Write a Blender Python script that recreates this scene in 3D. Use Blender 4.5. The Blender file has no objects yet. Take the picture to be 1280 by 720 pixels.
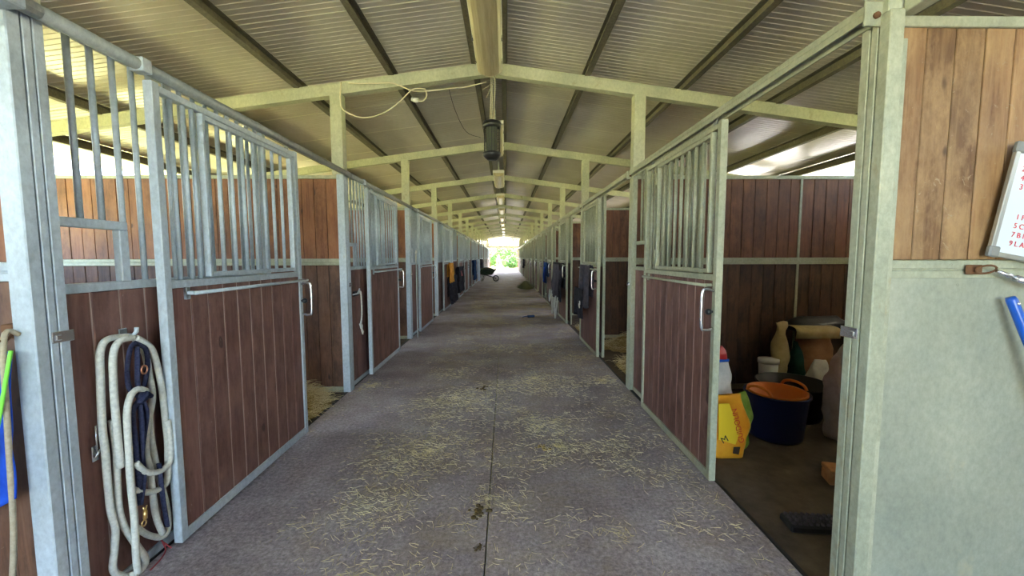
import bpy, math, random
from mathutils import Vector, Matrix, noise
C = bpy.context.scene
COL = C.collection
R = random.Random(7)
PI = math.pi

# ------------------------------------------------------------------ camera
cd = bpy.data.cameras.new('camera'); cam = bpy.data.objects.new('camera', cd); COL.objects.link(cam)
cd.sensor_width = 36; cd.lens = 36 * 504.77 / 1280; cd.clip_start = 0.02; cd.clip_end = 600
YAW, PITCH, ROLL = .0158, .0769, -.0023
cam.matrix_world = (Matrix.Translation((0, 0, 1.535)) @ Matrix.Rotation(-YAW, 4, 'Z')
                    @ Matrix.Rotation(PI / 2 - PITCH, 4, 'X') @ Matrix.Rotation(ROLL, 4, 'Z'))
C.camera = cam
# ------------------------------------------------------------------ sky, sun, exposure
w = bpy.data.worlds.new('sky'); C.world = w; w.use_nodes = True
wn = w.node_tree.nodes; wl = w.node_tree.links
sky = wn.new('ShaderNodeTexSky'); sky.sky_type = 'NISHITA'; sky.sun_disc = False
sky.sun_elevation = math.radians(52); sky.sun_rotation = math.radians(20); sky.air_density = 1.0; sky.dust_density = 2.5
wn['Background'].inputs['Strength'].default_value = 0.32
wl.new(sky.outputs[0], wn['Background'].inputs[0])
sd = bpy.data.lights.new('sun', 'SUN'); sd.energy = 5.0; sd.angle = math.radians(0.6); sd.color = (1, .95, .86)
sun = bpy.data.objects.new('sun', sd); COL.objects.link(sun)
sun.rotation_euler = Vector((-0.20, -0.58, -0.79)).to_track_quat('-Z', 'Y').to_euler()
C.view_settings.view_transform = 'Standard'; C.view_settings.look = 'None'; C.view_settings.gamma = 1
C.view_settings.use_curve_mapping = False
C.view_settings.exposure = 3.8
cy = C.cycles
cy.max_bounces = 12; cy.diffuse_bounces = 8; cy.glossy_bounces = 4; cy.transmission_bounces = 4
cy.sample_clamp_indirect = 6; cy.caustics_reflective = False; cy.caustics_refractive = False
cy.use_denoising = True

# ------------------------------------------------------------------ materials
def mat(name, base, rough=.7, metal=0., spec=.5):
    m = bpy.data.materials.new(name); m.use_nodes = True
    b = m.node_tree.nodes['Principled BSDF']
    b.inputs['Base Color'].default_value = (*base, 1); b.inputs['Roughness'].default_value = rough
    b.inputs['Metallic'].default_value = metal; b.inputs['Specular IOR Level'].default_value = spec
    return m
class NT:
    def __init__(s, m): s.t = m.node_tree; s.b = s.t.nodes['Principled BSDF']
    def n(s, typ, **kw):
        o = s.t.nodes.new(typ)
        for k, v in kw.items():
            if k.startswith('i_'):
                key = k[2:]; o.inputs[int(key) if key.isdigit() else key].default_value = v
            else: setattr(o, k, v)
        return o
    def l(s, a, b): s.t.links.new(a, b)
    def coord(s, scale=(1, 1, 1), rnd=True, world=False):
        tc = s.n('ShaderNodeTexCoord'); mp = s.n('ShaderNodeMapping')
        mp.inputs['Scale'].default_value = scale
        src = s.n('ShaderNodeNewGeometry').outputs['Position'] if world else tc.outputs['Object']
        if rnd and not world:
            oi = s.n('ShaderNodeObjectInfo'); mu = s.n('ShaderNodeMath', operation='MULTIPLY'); mu.inputs[1].default_value = 37.
            s.l(oi.outputs['Random'], mu.inputs[0])
            ad = s.n('ShaderNodeVectorMath', operation='ADD'); s.l(src, ad.inputs[0]); s.l(mu.outputs[0], ad.inputs[1]); src = ad.outputs[0]
        s.l(src, mp.inputs['Vector']); return mp.outputs[0]
    def noise(s, vec, scale, detail=4, rough=.6, dist=0.):
        o = s.n('ShaderNodeTexNoise'); s.l(vec, o.inputs['Vector'])
        o.inputs['Scale'].default_value = scale; o.inputs['Detail'].default_value = detail
        o.inputs['Roughness'].default_value = rough; o.inputs['Distortion'].default_value = dist
        return o.outputs['Fac']
    def ramp(s, fac, stops):
        o = s.n('ShaderNodeValToRGB'); s.l(fac, o.inputs[0]); e = o.color_ramp.elements
        e[0].position, e[0].color = stops[0][0], (*stops[0][1], 1)
        e[1].position, e[1].color = stops[-1][0], (*stops[-1][1], 1)
        for p, c in stops[1:-1]:
            x = e.new(p); x.color = (*c, 1)
        return o.outputs['Color']
    def mix(s, fac, a, b, mode='MIX'):
        o = s.n('ShaderNodeMix', data_type='RGBA', blend_type=mode)
        if isinstance(fac, (int, float)): o.inputs[0].default_value = fac
        else: s.l(fac, o.inputs[0])
        for k, v in ((6, a), (7, b)):
            if isinstance(v, tuple): o.inputs[k].default_value = (*v, 1)
            else: s.l(v, o.inputs[k])
        return o.outputs[2]
    def bump(s, fac, strength=.3, dist=.01):
        o = s.n('ShaderNodeBump'); o.inputs['Strength'].default_value = strength; o.inputs['Distance'].default_value = dist
        s.l(fac, o.inputs['Height']); s.l(o.outputs[0], s.b.inputs['Normal'])
    def base(s, c): s.l(c, s.b.inputs['Base Color'])

def steel(name, a, b, dirt=(.23, .17, .09), dirt_amt=.62, metal=.35, rough=.5):
    m = mat(name, a, rough, metal); t = NT(m)
    v = t.coord((1, 1, .7))
    c = t.ramp(t.noise(v, 42, 6, .7), [(.3, a), (.7, b)])
    big = t.ramp(t.noise(v, 5, 5, .7), [(dirt_amt, (0, 0, 0)), (dirt_amt + .14, (1, 1, 1))])
    c = t.mix(big, c, dirt)
    cl = t.ramp(t.noise(t.coord((1, 1, .7)), 2.2, 6, .65), [(.3, (.78, .80, .76)), (.7, (1.15, 1.13, 1.05))])
    c = t.mix(1., c, cl, 'MULTIPLY')
    t.base(c); t.bump(t.noise(v, 60, 3), .12, .003)
    return m
M = {}
M['galv'] = steel('galvanised_steel', (.40, .46, .53), (.58, .66, .75), dirt=(.40, .36, .28), dirt_amt=.68, metal=.15)
M['galv_warm'] = steel('galvanised_steel_warm_lit', (.34, .345, .255), (.50, .515, .39), dirt=(.40, .30, .16), dirt_amt=.62, metal=.15)  # same steel as galv, with a green-yellow light tint put into the colour
M['beam'] = steel('dusty_galvanised_beam', (.46, .475, .35), (.62, .63, .49), dirt=(.36, .31, .18), metal=.1, rough=.7)
M['purlin'] = steel('dark_dirty_purlin', (.10, .09, .07), (.20, .18, .13), dirt=(.33, .30, .20), metal=.1, rough=.75)
M['rail'] = steel('track_steel', (.25, .27, .27), (.37, .39, .38), dirt=(.30, .22, .13), metal=.3, rough=.55)
M['sheet'] = steel('galvanised_sheet', (.33, .345, .275), (.44, .455, .37), dirt=(.50, .47, .33), dirt_amt=.6, metal=.2, rough=.48)  # warm side light is mixed into the sheet colour
M['dark_iron'] = mat('dark_iron', (.03, .03, .03), .5, .6)
M['chrome'] = mat('worn_chrome', (.7, .7, .72), .25, .9)
M['rust'] = mat('rusted_iron', (.19, .09, .04), .85, .3)
M['brass'] = mat('brass', (.75, .52, .2), .3, .9)
M['copper'] = mat('copper_ring', (.65, .3, .18), .3, .9)

def wood(name, c1, c2, c3, scratch=(.5, .42, .36), sc_amt=.70, lower=None):
    m = mat(name, c1, .62); t = NT(m)
    v = t.coord((1, 1, .07)); g = t.noise(v, 38, 5, .6, .6)
    c = t.ramp(g, [(.3, c1), (.52, c2), (.75, c3)])
    oi = t.n('ShaderNodeObjectInfo'); hs = t.n('ShaderNodeHueSaturation')
    mr = t.n('ShaderNodeMapRange'); mr.inputs['To Min'].default_value = .72; mr.inputs['To Max'].default_value = 1.22
    t.l(oi.outputs['Random'], mr.inputs['Value']); t.l(mr.outputs[0], hs.inputs['Value']); t.l(c, hs.inputs['Color'])
    c = hs.outputs[0]
    v2 = t.coord((1, 1, .5))
    blot = t.ramp(t.noise(v2, 7, 6, .72), [(.42, (0, 0, 0)), (.64, (1, 1, 1))])
    c = t.mix(blot, c, c3)
    kn = t.ramp(t.noise(v2, 11, 1, .3), [(.76, (0, 0, 0)), (.80, (.8, .8, .8))])
    c = t.mix(kn, c, tuple(x * .35 for x in c1))
    v3 = t.coord((1, 2.2, 1.0)); s = t.ramp(t.noise(v3, 17, 6, .75, 1.5), [(sc_amt, (0, 0, 0)), (sc_amt + .05, (1, 1, 1))])
    c = t.mix(s, c, scratch)
    dk = t.ramp(t.noise(t.coord((1.2, 1.2, .35)), 4.5, 6, .7), [(.3, (.55, .5, .5)), (.6, (1, 1, 1))])
    c = t.mix(.85, c, dk, 'MULTIPLY')
    t.base(c); t.bump(g, .35, .005)
    return m
M['door_wood'] = wood('red_brown_door_boards', (.125, .055, .043), (.185, .085, .066), (.25, .13, .105), sc_amt=.66)
M['part_wood'] = wood('orange_brown_boards', (.18, .062, .024), (.28, .105, .042), (.37, .155, .062), sc_amt=.73, scratch=(.42, .25, .13))
M['part_low'] = wood('dark_brown_boards', (.075, .034, .02), (.13, .058, .03), (.20, .10, .055), sc_amt=.68, scratch=(.3, .22, .15))
M['part_wood_dim'] = wood('orange_brown_boards_shaded', (.10, .036, .017), (.17, .062, .028), (.25, .105, .045), sc_amt=.72, scratch=(.36, .2, .1))  # darker copy of part_wood, shade of the right stalls painted in
M['part_low_dim'] = wood('dark_brown_boards_shaded', (.035, .019, .012), (.07, .034, .018), (.14, .066, .034), sc_amt=.68, scratch=(.2, .14, .1))  # darker copy of part_low with the right stalls' shade in its colour
M['seam'] = mat('pale_dusty_seam', (.50, .40, .35), .9)
M['tan_wood'] = wood('tan_weathered_boards', (.20, .095, .035), (.31, .165, .065), (.44, .27, .12), sc_amt=.62, scratch=(.42, .30, .17))

# roof sheet underside
m = mat('roof_panel_cream', (.5, .47, .36), .35, spec=.4); t = NT(m)
v = t.coord((1, 1, 1), world=True)
c = t.ramp(t.noise(v, 1.1, 5, .6), [(.3, (.60, .55, .42)), (.55, (.70, .65, .52)), (.8, (.78, .74, .62))])
v2 = t.coord((1.5, 12, 1), world=True)
c = t.mix(t.ramp(t.noise(v2, 3, 4, .7), [(.55, (0, 0, 0)), (.9, (.4, .4, .4))]), c, (.36, .31, .19))
t.base(c); m.node_tree.nodes['Principled BSDF'].inputs['Coat Weight'].default_value = .5; m.node_tree.nodes['Principled BSDF'].inputs['Coat Roughness'].default_value = .17; M['roof'] = m
M['roof_top'] = mat('roof_sheet_outside', (.45, .2, .13), .6)
M['joint'] = mat('pale_panel_joint', (.85, .82, .62), .6)

# concrete
m = mat('aisle_concrete', (.3, .28, .29), .8, spec=.3); t = NT(m)
v = t.coord(world=True)
c = t.ramp(t.noise(v, 1.6, 7, .68), [(.3, (.22, .18, .185)), (.5, (.33, .28, .285)), (.72, (.46, .42, .425))])
fine = t.noise(v, 42, 6, .8)
c = t.mix(.75, c, t.ramp(fine, [(.3, (.12, .12, .12)), (.5, (.5, .5, .5)), (.68, (.95, .95, .95))]), 'OVERLAY')
# straw dust, denser along the middle of the aisle
sx = t.n('ShaderNodeSeparateXYZ'); t.l(t.n('ShaderNodeNewGeometry').outputs['Position'], sx.inputs[0])
dust = t.ramp(t.noise(t.coord((1.0, 1.9, 1), world=True), 1.7, 8, .78), [(.47, (0, 0, 0)), (.63, (.75, .75, .75))])
far = t.n('ShaderNodeMapRange'); far.inputs['From Min'].default_value = 4; far.inputs['From Max'].default_value = 14
far.inputs['To Min'].default_value = .35; far.inputs['To Max'].default_value = .8; t.l(sx.outputs['Y'], far.inputs['Value'])
lf = t.n('ShaderNodeMapRange'); lf.inputs['From Min'].default_value = -1.5; lf.inputs['From Max'].default_value = -.75
t.l(sx.outputs['X'], lf.inputs['Value'])
m1 = t.n('ShaderNodeMath', operation='MULTIPLY'); t.l(far.outputs[0], m1.inputs[0]); t.l(lf.outputs[0], m1.inputs[1])
m2 = t.n('ShaderNodeMath', operation='MULTIPLY'); t.l(m1.outputs[0], m2.inputs[0]); t.l(dust, m2.inputs[1])
c = t.mix(m2.outputs[0], c, (.40, .31, .14))
dk = t.ramp(t.noise(v, 3.1, 5, .75, .4), [(.66, (0, 0, 0)), (.74, (.7, .7, .7))])
c = t.mix(dk, c, (.085, .066, .055))
t.base(c); t.bump(fine, .35, .01); M['concrete'] = m
m = mat('stall_floor_dirt', (.1, .08, .06), .9, spec=.2); t = NT(m)
v = t.coord(world=True)
t.base(t.ramp(t.noise(v, 3, 8, .7), [(.3, (.055, .042, .03)), (.55, (.11, .085, .06)), (.8, (.19, .15, .10))])); M['dirt'] = m
m = mat('sunlit_grass', (.12, .17, .04), .9, spec=.1); t = NT(m)
v = t.coord(world=True)
t.base(t.ramp(t.noise(v, .6, 8, .7), [(.3, (.34, .36, .11)), (.55, (.50, .48, .20)), (.8, (.62, .58, .32))])); M['grass'] = m
m = mat('pale_gravel', (.5, .47, .42), .9, spec=.1); t = NT(m)
t.base(t.ramp(t.noise(t.coord(world=True), 9, 8, .8), [(.3, (.55, .52, .46)), (.7, (.75, .72, .66))])); M['gravel'] = m
def rndmat(name, a, b, rough=.85, spec=.2, sc=20):
    m = mat(name, a, rough, spec=spec); t = NT(m)
    t.base(t.ramp(t.noise(t.coord((1, 1, 1)), sc, 5, .7), [(.35, a), (.68, b)])); t.bump(t.noise(t.coord(), sc * 4, 3), .2, .004); return m
M['straw'] = rndmat('dry_straw', (.50, .40, .19), (.76, .67, .43), sc=6)
M['straw_bed'] = rndmat('straw_bed', (.24, .17, .06), (.52, .40, .17), sc=30)
M['manure'] = rndmat('dried_manure', (.06, .04, .02), (.16, .11, .04), sc=40)
M['hay'] = rndmat('green_hay', (.05, .055, .02), (.13, .13, .05), sc=30)
M['leaf'] = rndmat('tree_leaves', (.08, .16, .035), (.19, .30, .09), sc=.8)
M['bark'] = rndmat('bark', (.09, .06, .04), (.17, .13, .09))
M['plaster'] = rndmat('outer_wall_concrete', (.36, .34, .28), (.48, .46, .38), sc=3)
M['rope'] = rndmat('cream_rope', (.50, .50, .44), (.70, .70, .62), sc=60)
M['rope_beige'] = rndmat('beige_rope', (.38, .32, .22), (.50, .44, .32), sc=60)
M['twine'] = mat('red_baling_twine', (.35, .05, .06), .7)
M['green_rope'] = mat('neon_green_rope', (.25, .85, .08), .6)
M['navy_web'] = rndmat('navy_webbing', (.012, .014, .04), (.05, .055, .10), sc=90)
M['blue_cloth'] = rndmat('blue_cloth', (.01, .055, .42), (.02, .10, .62), sc=8)
M['white_plastic'] = mat('white_plastic', (.72, .71, .66), .4)
m = mat('lamp_diffuser', (.50, .42, .26), .33); t = NT(m)
t.base(t.ramp(t.noise(t.coord((9, .4, 1)), 5, 5, .7), [(.35, (.40, .33, .19)), (.65, (.56, .49, .32))])); M['diffuser'] = m
M['lantern_glass'] = mat('smoky_lantern_tube', (.10, .11, .085), .15)
M['cable'] = mat('cream_cable', (.72, .66, .46), .5)
M['black'] = mat('black_plastic', (.015, .016, .018), .35)
M['navy'] = mat('navy_rubber', (.010, .016, .075), .4)
M['black_rubber'] = mat('black_rubber', (.008, .008, .009), .55)
M['orange'] = mat('orange_rubber', (.75, .20, .02), .45)
M['handle_blue'] = mat('blue_painted_handle', (.01, .10, .50), .3)
M['white_board'] = mat('whiteboard_surface', (.72, .77, .78), .22)
M['alu'] = mat('aluminium_frame', (.42, .41, .36), .4, .6)
M['corner_grey'] = mat('grey_plastic_corner', (.24, .24, .22), .5)
M['red_ink'] = mat('red_marker', (.75, .06, .08), .6)
M['sack_orange'] = rndmat('orange_printed_sack', (.78, .30, .02), (.90, .42, .03), rough=.45, sc=7)
M['sack_yellow'] = mat('yellow_print', (.90, .62, .03), .45)
M['sack_red'] = mat('red_print', (.65, .05, .02), .45)
M['sack_black'] = mat('black_print', (.05, .03, .02), .5)
M['sack_white'] = rndmat('white_woven_sack', (.52, .50, .44), (.68, .66, .60), sc=9)
M['sack_pink'] = rndmat('pale_woven_sack', (.33, .25, .21), (.46, .36, .31), sc=9)
M['paper_cream'] = rndmat('cream_paper', (.46, .36, .17), (.60, .49, .27), sc=7)
M['paper_brown'] = rndmat('brown_paper', (.24, .12, .06), (.36, .19, .10), sc=7)
M['green_plastic'] = rndmat('dark_green_plastic', (.01, .045, .035), (.02, .08, .06), sc=9)
M['lime'] = rndmat('lime_green_bag', (.16, .28, .03), (.3, .42, .08), sc=9)
M['red_cloth'] = mat('red_bag', (.5, .03, .03), .5)
M['block_wood'] = rndmat('offcut_wood', (.30, .13, .05), (.42, .20, .08), sc=14)
M['rug_grey'] = rndmat('dark_grey_rug', (.045, .04, .05), (.10, .085, .10), sc=14)
M['rug_black'] = rndmat('black_rug', (.012, .012, .016), (.045, .04, .05), sc=14)
M['orange_cloth'] = rndmat('orange_cloth', (.62, .24, .03), (.85, .42, .08), sc=9)
M['white_cloth'] = rndmat('pale_blue_cloth', (.45, .52, .62), (.65, .70, .78), sc=9)
M['strap_white'] = mat('off_white_strap', (.55, .55, .50), .7)
M['denim'] = rndmat('dark_blue_cloth', (.01, .03, .10), (.03, .08, .22), sc=14)
M['barrow'] = rndmat('dark_green_barrow', (.012, .02, .012), (.03, .045, .025), sc=9)
M['horse'] = rndmat('chestnut_coat', (.24, .09, .06), (.36, .16, .11), sc=4)
M['horse_dark'] = mat('dark_tail_hair', (.08, .04, .035), .8)

# ------------------------------------------------------------------ mesh helpers
class MB:
    def __init__(s): s.v = []; s.f = []
    def add(s, vs, fs):
        n = len(s.v); s.v += [tuple(p) for p in vs]; s.f += [tuple(n + i for i in f) for f in fs]; return s
    def box(s, x0, x1, y0, y1, z0, z1, mx=None):
        vs = [(x, y, z) for z in (z0, z1) for y in (y0, y1) for x in (x0, x1)]
        if mx is not None: vs = [mx @ Vector(p) for p in vs]
        return s.add(vs, [(0, 2, 3, 1), (4, 5, 7, 6), (0, 1, 5, 4), (2, 6, 7, 3), (0, 4, 6, 2), (1, 3, 7, 5)])
    def bbox(s, x0, x1, y0, y1, z0, z1, b=.003):   # box chamfered along all edges
        vs = []; xs, ys, zs = (x0, x1), (y0, y1), (z0, z1)
        import itertools
        idx = {}
        for i, j, k in itertools.product((0, 1), repeat=3):
            sx, sy, sz = (1 - 2 * i) * b, (1 - 2 * j) * b, (1 - 2 * k) * b
            for a, p in enumerate(((xs[i], ys[j] + sy, zs[k] + sz), (xs[i] + sx, ys[j], zs[k] + sz), (xs[i] + sx, ys[j] + sy, zs[k]))):
                idx[i, j, k, a] = len(vs); vs.append(p)
        fs = []
        g = lambda i, j, k, a: idx[i, j, k, a]
        for i in (0, 1): q = [g(i, 0, 0, 0), g(i, 0, 1, 0), g(i, 1, 1, 0), g(i, 1, 0, 0)]; fs.append(q if i == 0 else q[::-1])
        for j in (0, 1): q = [g(0, j, 0, 1), g(1, j, 0, 1), g(1, j, 1, 1), g(0, j, 1, 1)]; fs.append(q if j == 0 else q[::-1])
        for k in (0, 1): q = [g(0, 0, k, 2), g(0, 1, k, 2), g(1, 1, k, 2), g(1, 0, k, 2)]; fs.append(q if k == 0 else q[::-1])
        for j in (0, 1):
            for k in (0, 1): fs.append((g(0, j, k, 1), g(0, j, k, 2), g(1, j, k, 2), g(1, j, k, 1)))
        for i in (0, 1):
            for k in (0, 1): fs.append((g(i, 0, k, 0), g(i, 0, k, 2), g(i, 1, k, 2), g(i, 1, k, 0)))
        for i in (0, 1):
            for j in (0, 1): fs.append((g(i, j, 0, 0), g(i, j, 0, 1), g(i, j, 1, 1), g(i, j, 1, 0)))
        for i, j, k in itertools.product((0, 1), repeat=3): fs.append((g(i, j, k, 0), g(i, j, k, 1), g(i, j, k, 2)))
        return s.add(vs, fs)
    def tube(s, pts, r, n=8, closed=False, flat=1.):
        P = [Vector(p) for p in pts]; m = len(P)
        rs = r if isinstance(r, (list, tuple)) else [r] * m
        T = []
        for i in range(m):
            a = P[(i - 1) % m] if closed or i > 0 else P[i]; b = P[(i + 1) % m] if closed or i < m - 1 else P[i]
            T.append((b - a).normalized() if (b - a).length > 1e-9 else Vector((0, 0, 1)))
        up = Vector((0, 0, 1)) if abs(T[0].z) < .9 else Vector((1, 0, 0))
        nn = (up - T[0] * up.dot(T[0])).normalized(); vs = []
        for i in range(m):
            nn = (nn - T[i] * nn.dot(T[i])); nn = nn.normalized() if nn.length > 1e-6 else T[i].orthogonal().normalized()
            bb = T[i].cross(nn)
            for k in range(n):
                a = 2 * PI * k / n; vs.append(P[i] + (nn * math.cos(a) + bb * math.sin(a) * flat) * rs[i])
        fs = []
        for i in range(m if closed else m - 1):
            j = (i + 1) % m
            for k in range(n): fs.append((i * n + k, i * n + (k + 1) % n, j * n + (k + 1) % n, j * n + k))
        if not closed: fs += [tuple(range(n))[::-1], tuple((m - 1) * n + k for k in range(n))]
        return s.add(vs, fs)
    def lathe(s, prof, n=24, c=(0, 0, 0), sx=1., sy=1.):
        vs = []; fs = []
        for r, z in prof:
            for k in range(n): a = 2 * PI * k / n; vs.append((c[0] + r * math.cos(a) * sx, c[1] + r * math.sin(a) * sy, c[2] + z))
        for i in range(len(prof) - 1):
            for k in range(n): fs.append((i * n + k, i * n + (k + 1) % n, (i + 1) * n + (k + 1) % n, (i + 1) * n + k))
        return s.add(vs, fs)
    def sphere(s, c, r, n=10, sx=1, sy=1, sz=1):
        pr = [(max(1e-4, math.sin(PI * i / n)) * r, -math.cos(PI * i / n) * r * sz) for i in range(n + 1)]
        return s.lathe(pr, n * 2, c, sx, sy)
    def mesh(s, name, m, smooth=False):
        me = bpy.data.meshes.new(name); me.from_pydata(s.v, [], s.f); me.update()
        if m is not None: me.materials.append(M[m] if isinstance(m, str) else m)
        if smooth:
            for p in me.polygons: p.use_smooth = True
        return me
    def build(s, name, m, parent=None, smooth=False, loc=None, mesh=None):
        o = bpy.data.objects.new(name, mesh or s.mesh(name, m, smooth)); COL.objects.link(o)
        if parent is not None: o.parent = parent
        if loc is not None: o.location = loc
        return o
def smooth_pts(pts, sub=5, closed=False):
    P = [Vector(p) for p in pts]; out = []; n = len(P)
    for i in range(n if closed else n - 1):
        if closed: a, b, c, d = P[i - 1], P[i], P[(i + 1) % n], P[(i + 2) % n]
        else: a, b, c, d = P[max(i - 1, 0)], P[i], P[i + 1], P[min(i + 2, n - 1)]
        for k in range(sub):
            t = k / sub; out.append(.5 * ((2 * b) + (c - a) * t + (2 * a - 5 * b + 4 * c - d) * t * t + (3 * b - a - 3 * c + d) * t ** 3))
    if not closed: out.append(P[-1])
    return out
def tag(o, label=None, cat=None, group=None, kind=None):
    if label: o['label'] = label
    if cat: o['category'] = cat
    if group: o['group'] = group
    if kind: o['kind'] = kind
    return o
def thing(name, label, cat, loc=(0, 0, 0), rz=0, group=None):
    o = bpy.data.objects.new(name, None); COL.objects.link(o); o.location = loc; o.rotation_euler = (0, 0, rz)
    o.empty_display_size = .1
    return tag(o, label, cat, group)
def put(mesh, name, parent, loc=(0, 0, 0), rot=(0, 0, 0)):
    o = bpy.data.objects.new(name, mesh); COL.objects.link(o); o.parent = parent; o.location = loc; o.rotation_euler = rot; return o
def copy_tree(o, parent=None):
    c = o.copy(); COL.objects.link(c); c.parent = parent
    for ch in list(o.children): copy_tree(ch, c)
    return c
ORD = ['first', 'second', 'third', 'fourth', 'fifth', 'sixth', 'seventh', 'eighth', 'ninth', 'tenth', 'eleventh', 'twelfth',
       'thirteenth', 'fourteenth', 'fifteenth', 'sixteenth']
NB = 14                      # bays along the aisle
YB = lambda k: 1.6 + 3 * k   # frame positions
XL, XR = -1.835, 1.48        # column lines
XC = -.155                   # ridge
zr = lambda x: 3.52 - .135 * abs(x - XC)    # underside of the rafters
OUTL, OUTR = -5.75, 5.45

# ------------------------------------------------------------------ the ground and floor
b = MB(); b.box(-150, 150, -150, 300, -.4, -.06); tag(b.build('ground', 'grass'), kind='structure')
b = MB(); b.box(-14, 14, 43.6, 54, -.2, -.02); tag(b.build('path', 'gravel'), kind='structure')
b = MB(); b.box(5.6, 12, -12, 43, -.2, -.03); b.box(-8, 8, -14, -4.6, -.2, -.03); tag(b.build('path', 'gravel'), kind='structure')
fl = MB(); fl.box(-1.80, -.112, -5, 43.95, -.1, 0); 
floor = tag(fl.build('floor', 'concrete'), kind='structure')
f2 = MB(); f2.box(-.105, 1.425, -5, 43.95, -.1, 0); tag(f2.build('floor', 'concrete'), kind='structure')
f3 = MB()
f3.box(-5.75, -1.835, 1.5, 43.9, -.1, -.012); f3.box(1.455, 5.45, 1.5, 43.9, -.1, -.012)
tag(f3.build('floor', 'dirt'), kind='structure')
f4 = MB(); f4.box(-5.75, -1.80, -5, 1.5, -.1, -.002); f4.box(1.425, 5.45, -5, 1.5, -.1, -.002); tag(f4.build('floor', 'concrete'), kind='structure')
for i, (x0, x1) in enumerate(((-1.83, -1.805), (1.43, 1.45))):
    b = MB(); b.box(x0, x1, 1.55, 43.9, -.05, .004)
    tag(b.build('trim_%d' % (i + 1), 'dark_iron'), kind='structure')

# ------------------------------------------------------------------ roof: ribbed panels, purlins, rafters
ceil = thing('ceiling', None, None); ceil['kind'] = 'structure'
def panel_mesh(length):
    n = 15; step = .995 / n; prof = []
    for i in range(n):
        y = i * step; prof += [(y, 0), (y + step * .78, 0), (y + step * .86, -.004), (y + step * .94, -.004)]
    prof.append((.995, 0))
    vs = []; m = len(prof)
    for x in (0, length):
        for y, z in prof: vs.append((x, y, z))
    fs = [(i, i + 1, m + i + 1, m + i) for i in range(m - 1)]
    n0 = len(vs); vs += [(0, 0, .05), (0, .995, .05), (length, 0, .05), (length, .995, .05)]
    fs += [(n0, n0 + 2, n0 + 3, n0 + 1), (0, m, n0 + 2, n0), (m - 1, n0 + 1, n0 + 3, 2 * m - 1), (n0, n0 + 1, m - 1, 0), (m, 2 * m - 1, n0 + 3, n0 + 2)]
    me = bpy.data.meshes.new('roof_panel'); me.from_pydata(vs, [], fs); me.materials.append(M['roof']); me.update(); return me
PL = 6.15; pm = panel_mesh(PL); ZS = 3.77; ang = math.atan(.135)
jm = MB(); jm.box(.02, PL, -.006, .002, -.004, .052); jmesh = jm.mesh('joint_strip', 'joint')
for side in (0, 1):
    for i in range(50):
        y = -5.4 + i * 1.0
        if side == 0: o = put(pm, 'roof_panel', ceil, (XC, y, ZS), (0, ang, 0))
        else: o = put(pm, 'roof_panel', ceil, (XC, y + .995, ZS), (0, ang, PI))
        o.rotation_euler = (0, ang, 0) if side == 0 else Matrix.Rotation(PI, 3, 'Z').to_4x4().to_3x3().__matmul__(Matrix.Rotation(ang, 3, 'Y')).to_euler()
        j = put(jmesh, 'joint_strip', ceil, (XC, y, ZS)); j.rotation_euler = o.rotation_euler
b = MB(); b.box(XC - .2, XC + .2, -5.4, 44.6, 3.80, 3.86); b.build('ridge_cap', 'roof_top', ceil)
# purlins: lipped channels
PX = [-5.45, -4.4, -3.34, -2.28, -1.26, -.36, .02, .93, 1.99, 3.05, 4.1, 5.15]
for i, x in enumerate(PX):
    z1 = zr(x) + .245; z0 = z1 - .118; s = 1 if x > XC else -1
    b = MB()
    b.box(x - .003, x + .003, -5.3, 44.4, z0, z1)                      # web
    b.box(min(x, x - s * .055), max(x, x - s * .055), -5.3, 44.4, z0, z0 + .005)
    b.box(min(x, x - s * .055), max(x, x - s * .055), -5.3, 44.4, z1 - .02, z1 - .015)
    xx = x - s * .055; b.box(xx - .003, xx + .003, -5.3, 44.4, z0, z0 + .022)
    side = 'left' if x < XC else 'right'
    nth = sorted([q for q in PX if (q < XC) == (x < XC)], key=lambda q: abs(q - XC)).index(x)
    tag(b.build('roof_purlin', 'purlin'), 'dark steel purlin under the roof panels, %s out from the ridge on the %s slope' % (ORD[nth], side), 'purlin', 'purlins under the roof')
def rafter(k):
    y = YB(k); b = MB()
    for x0, x1 in ((-6.1, XC), (XC, 5.8)):
        for (w0, a0, a1) in ((.045, 0, .012), (.014, .012, .115), (.045, .115, .127)):
            b.add([(x0, y - w0, zr(x0) + a0), (x1, y - w0, zr(x1) + a0), (x1, y + w0, zr(x1) + a0), (x0, y + w0, zr(x0) + a0),
                   (x0, y - w0, zr(x0) + a1), (x1, y - w0, zr(x1) + a1), (x1, y + w0, zr(x1) + a1), (x0, y + w0, zr(x0) + a1)],
                  [(0, 3, 2, 1), (4, 5, 6, 7), (0, 1, 5, 4), (2, 3, 7, 6), (0, 4, 7, 3), (1, 2, 6, 5)])
        # closed web plate so the beam reads as a box from both sides
        b.add([(x0, y - .04, zr(x0)), (x1, y - .04, zr(x1)), (x1, y - .036, zr(x1)), (x0, y - .036, zr(x0)),
               (x0, y - .04, zr(x0) + .127), (x1, y - .04, zr(x1) + .127), (x1, y - .036, zr(x1) + .127), (x0, y - .036, zr(x0) + .127)],
              [(0, 3, 2, 1), (4, 5, 6, 7), (0, 1, 5, 4), (2, 3, 7, 6), (0, 4, 7, 3), (1, 2, 6, 5)])
    o = b.build('roof_rafter', 'beam')
    lab = ('pale steel rafter crossing the aisle, %s one in front of the camera' % ORD[k - 1]) if k > 0 else 'pale steel rafter over the camera, number not in frame'
    if k == 0: lab = 'pale steel rafter above the nearest pair of posts'
    if k < 0: lab = 'pale steel rafter over the passage behind the camera, %s back' % ORD[-k - 1]
    tag(o, lab, 'rafter', 'rafters across the roof')
for k in range(-2, NB + 1): rafter(k)

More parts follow.
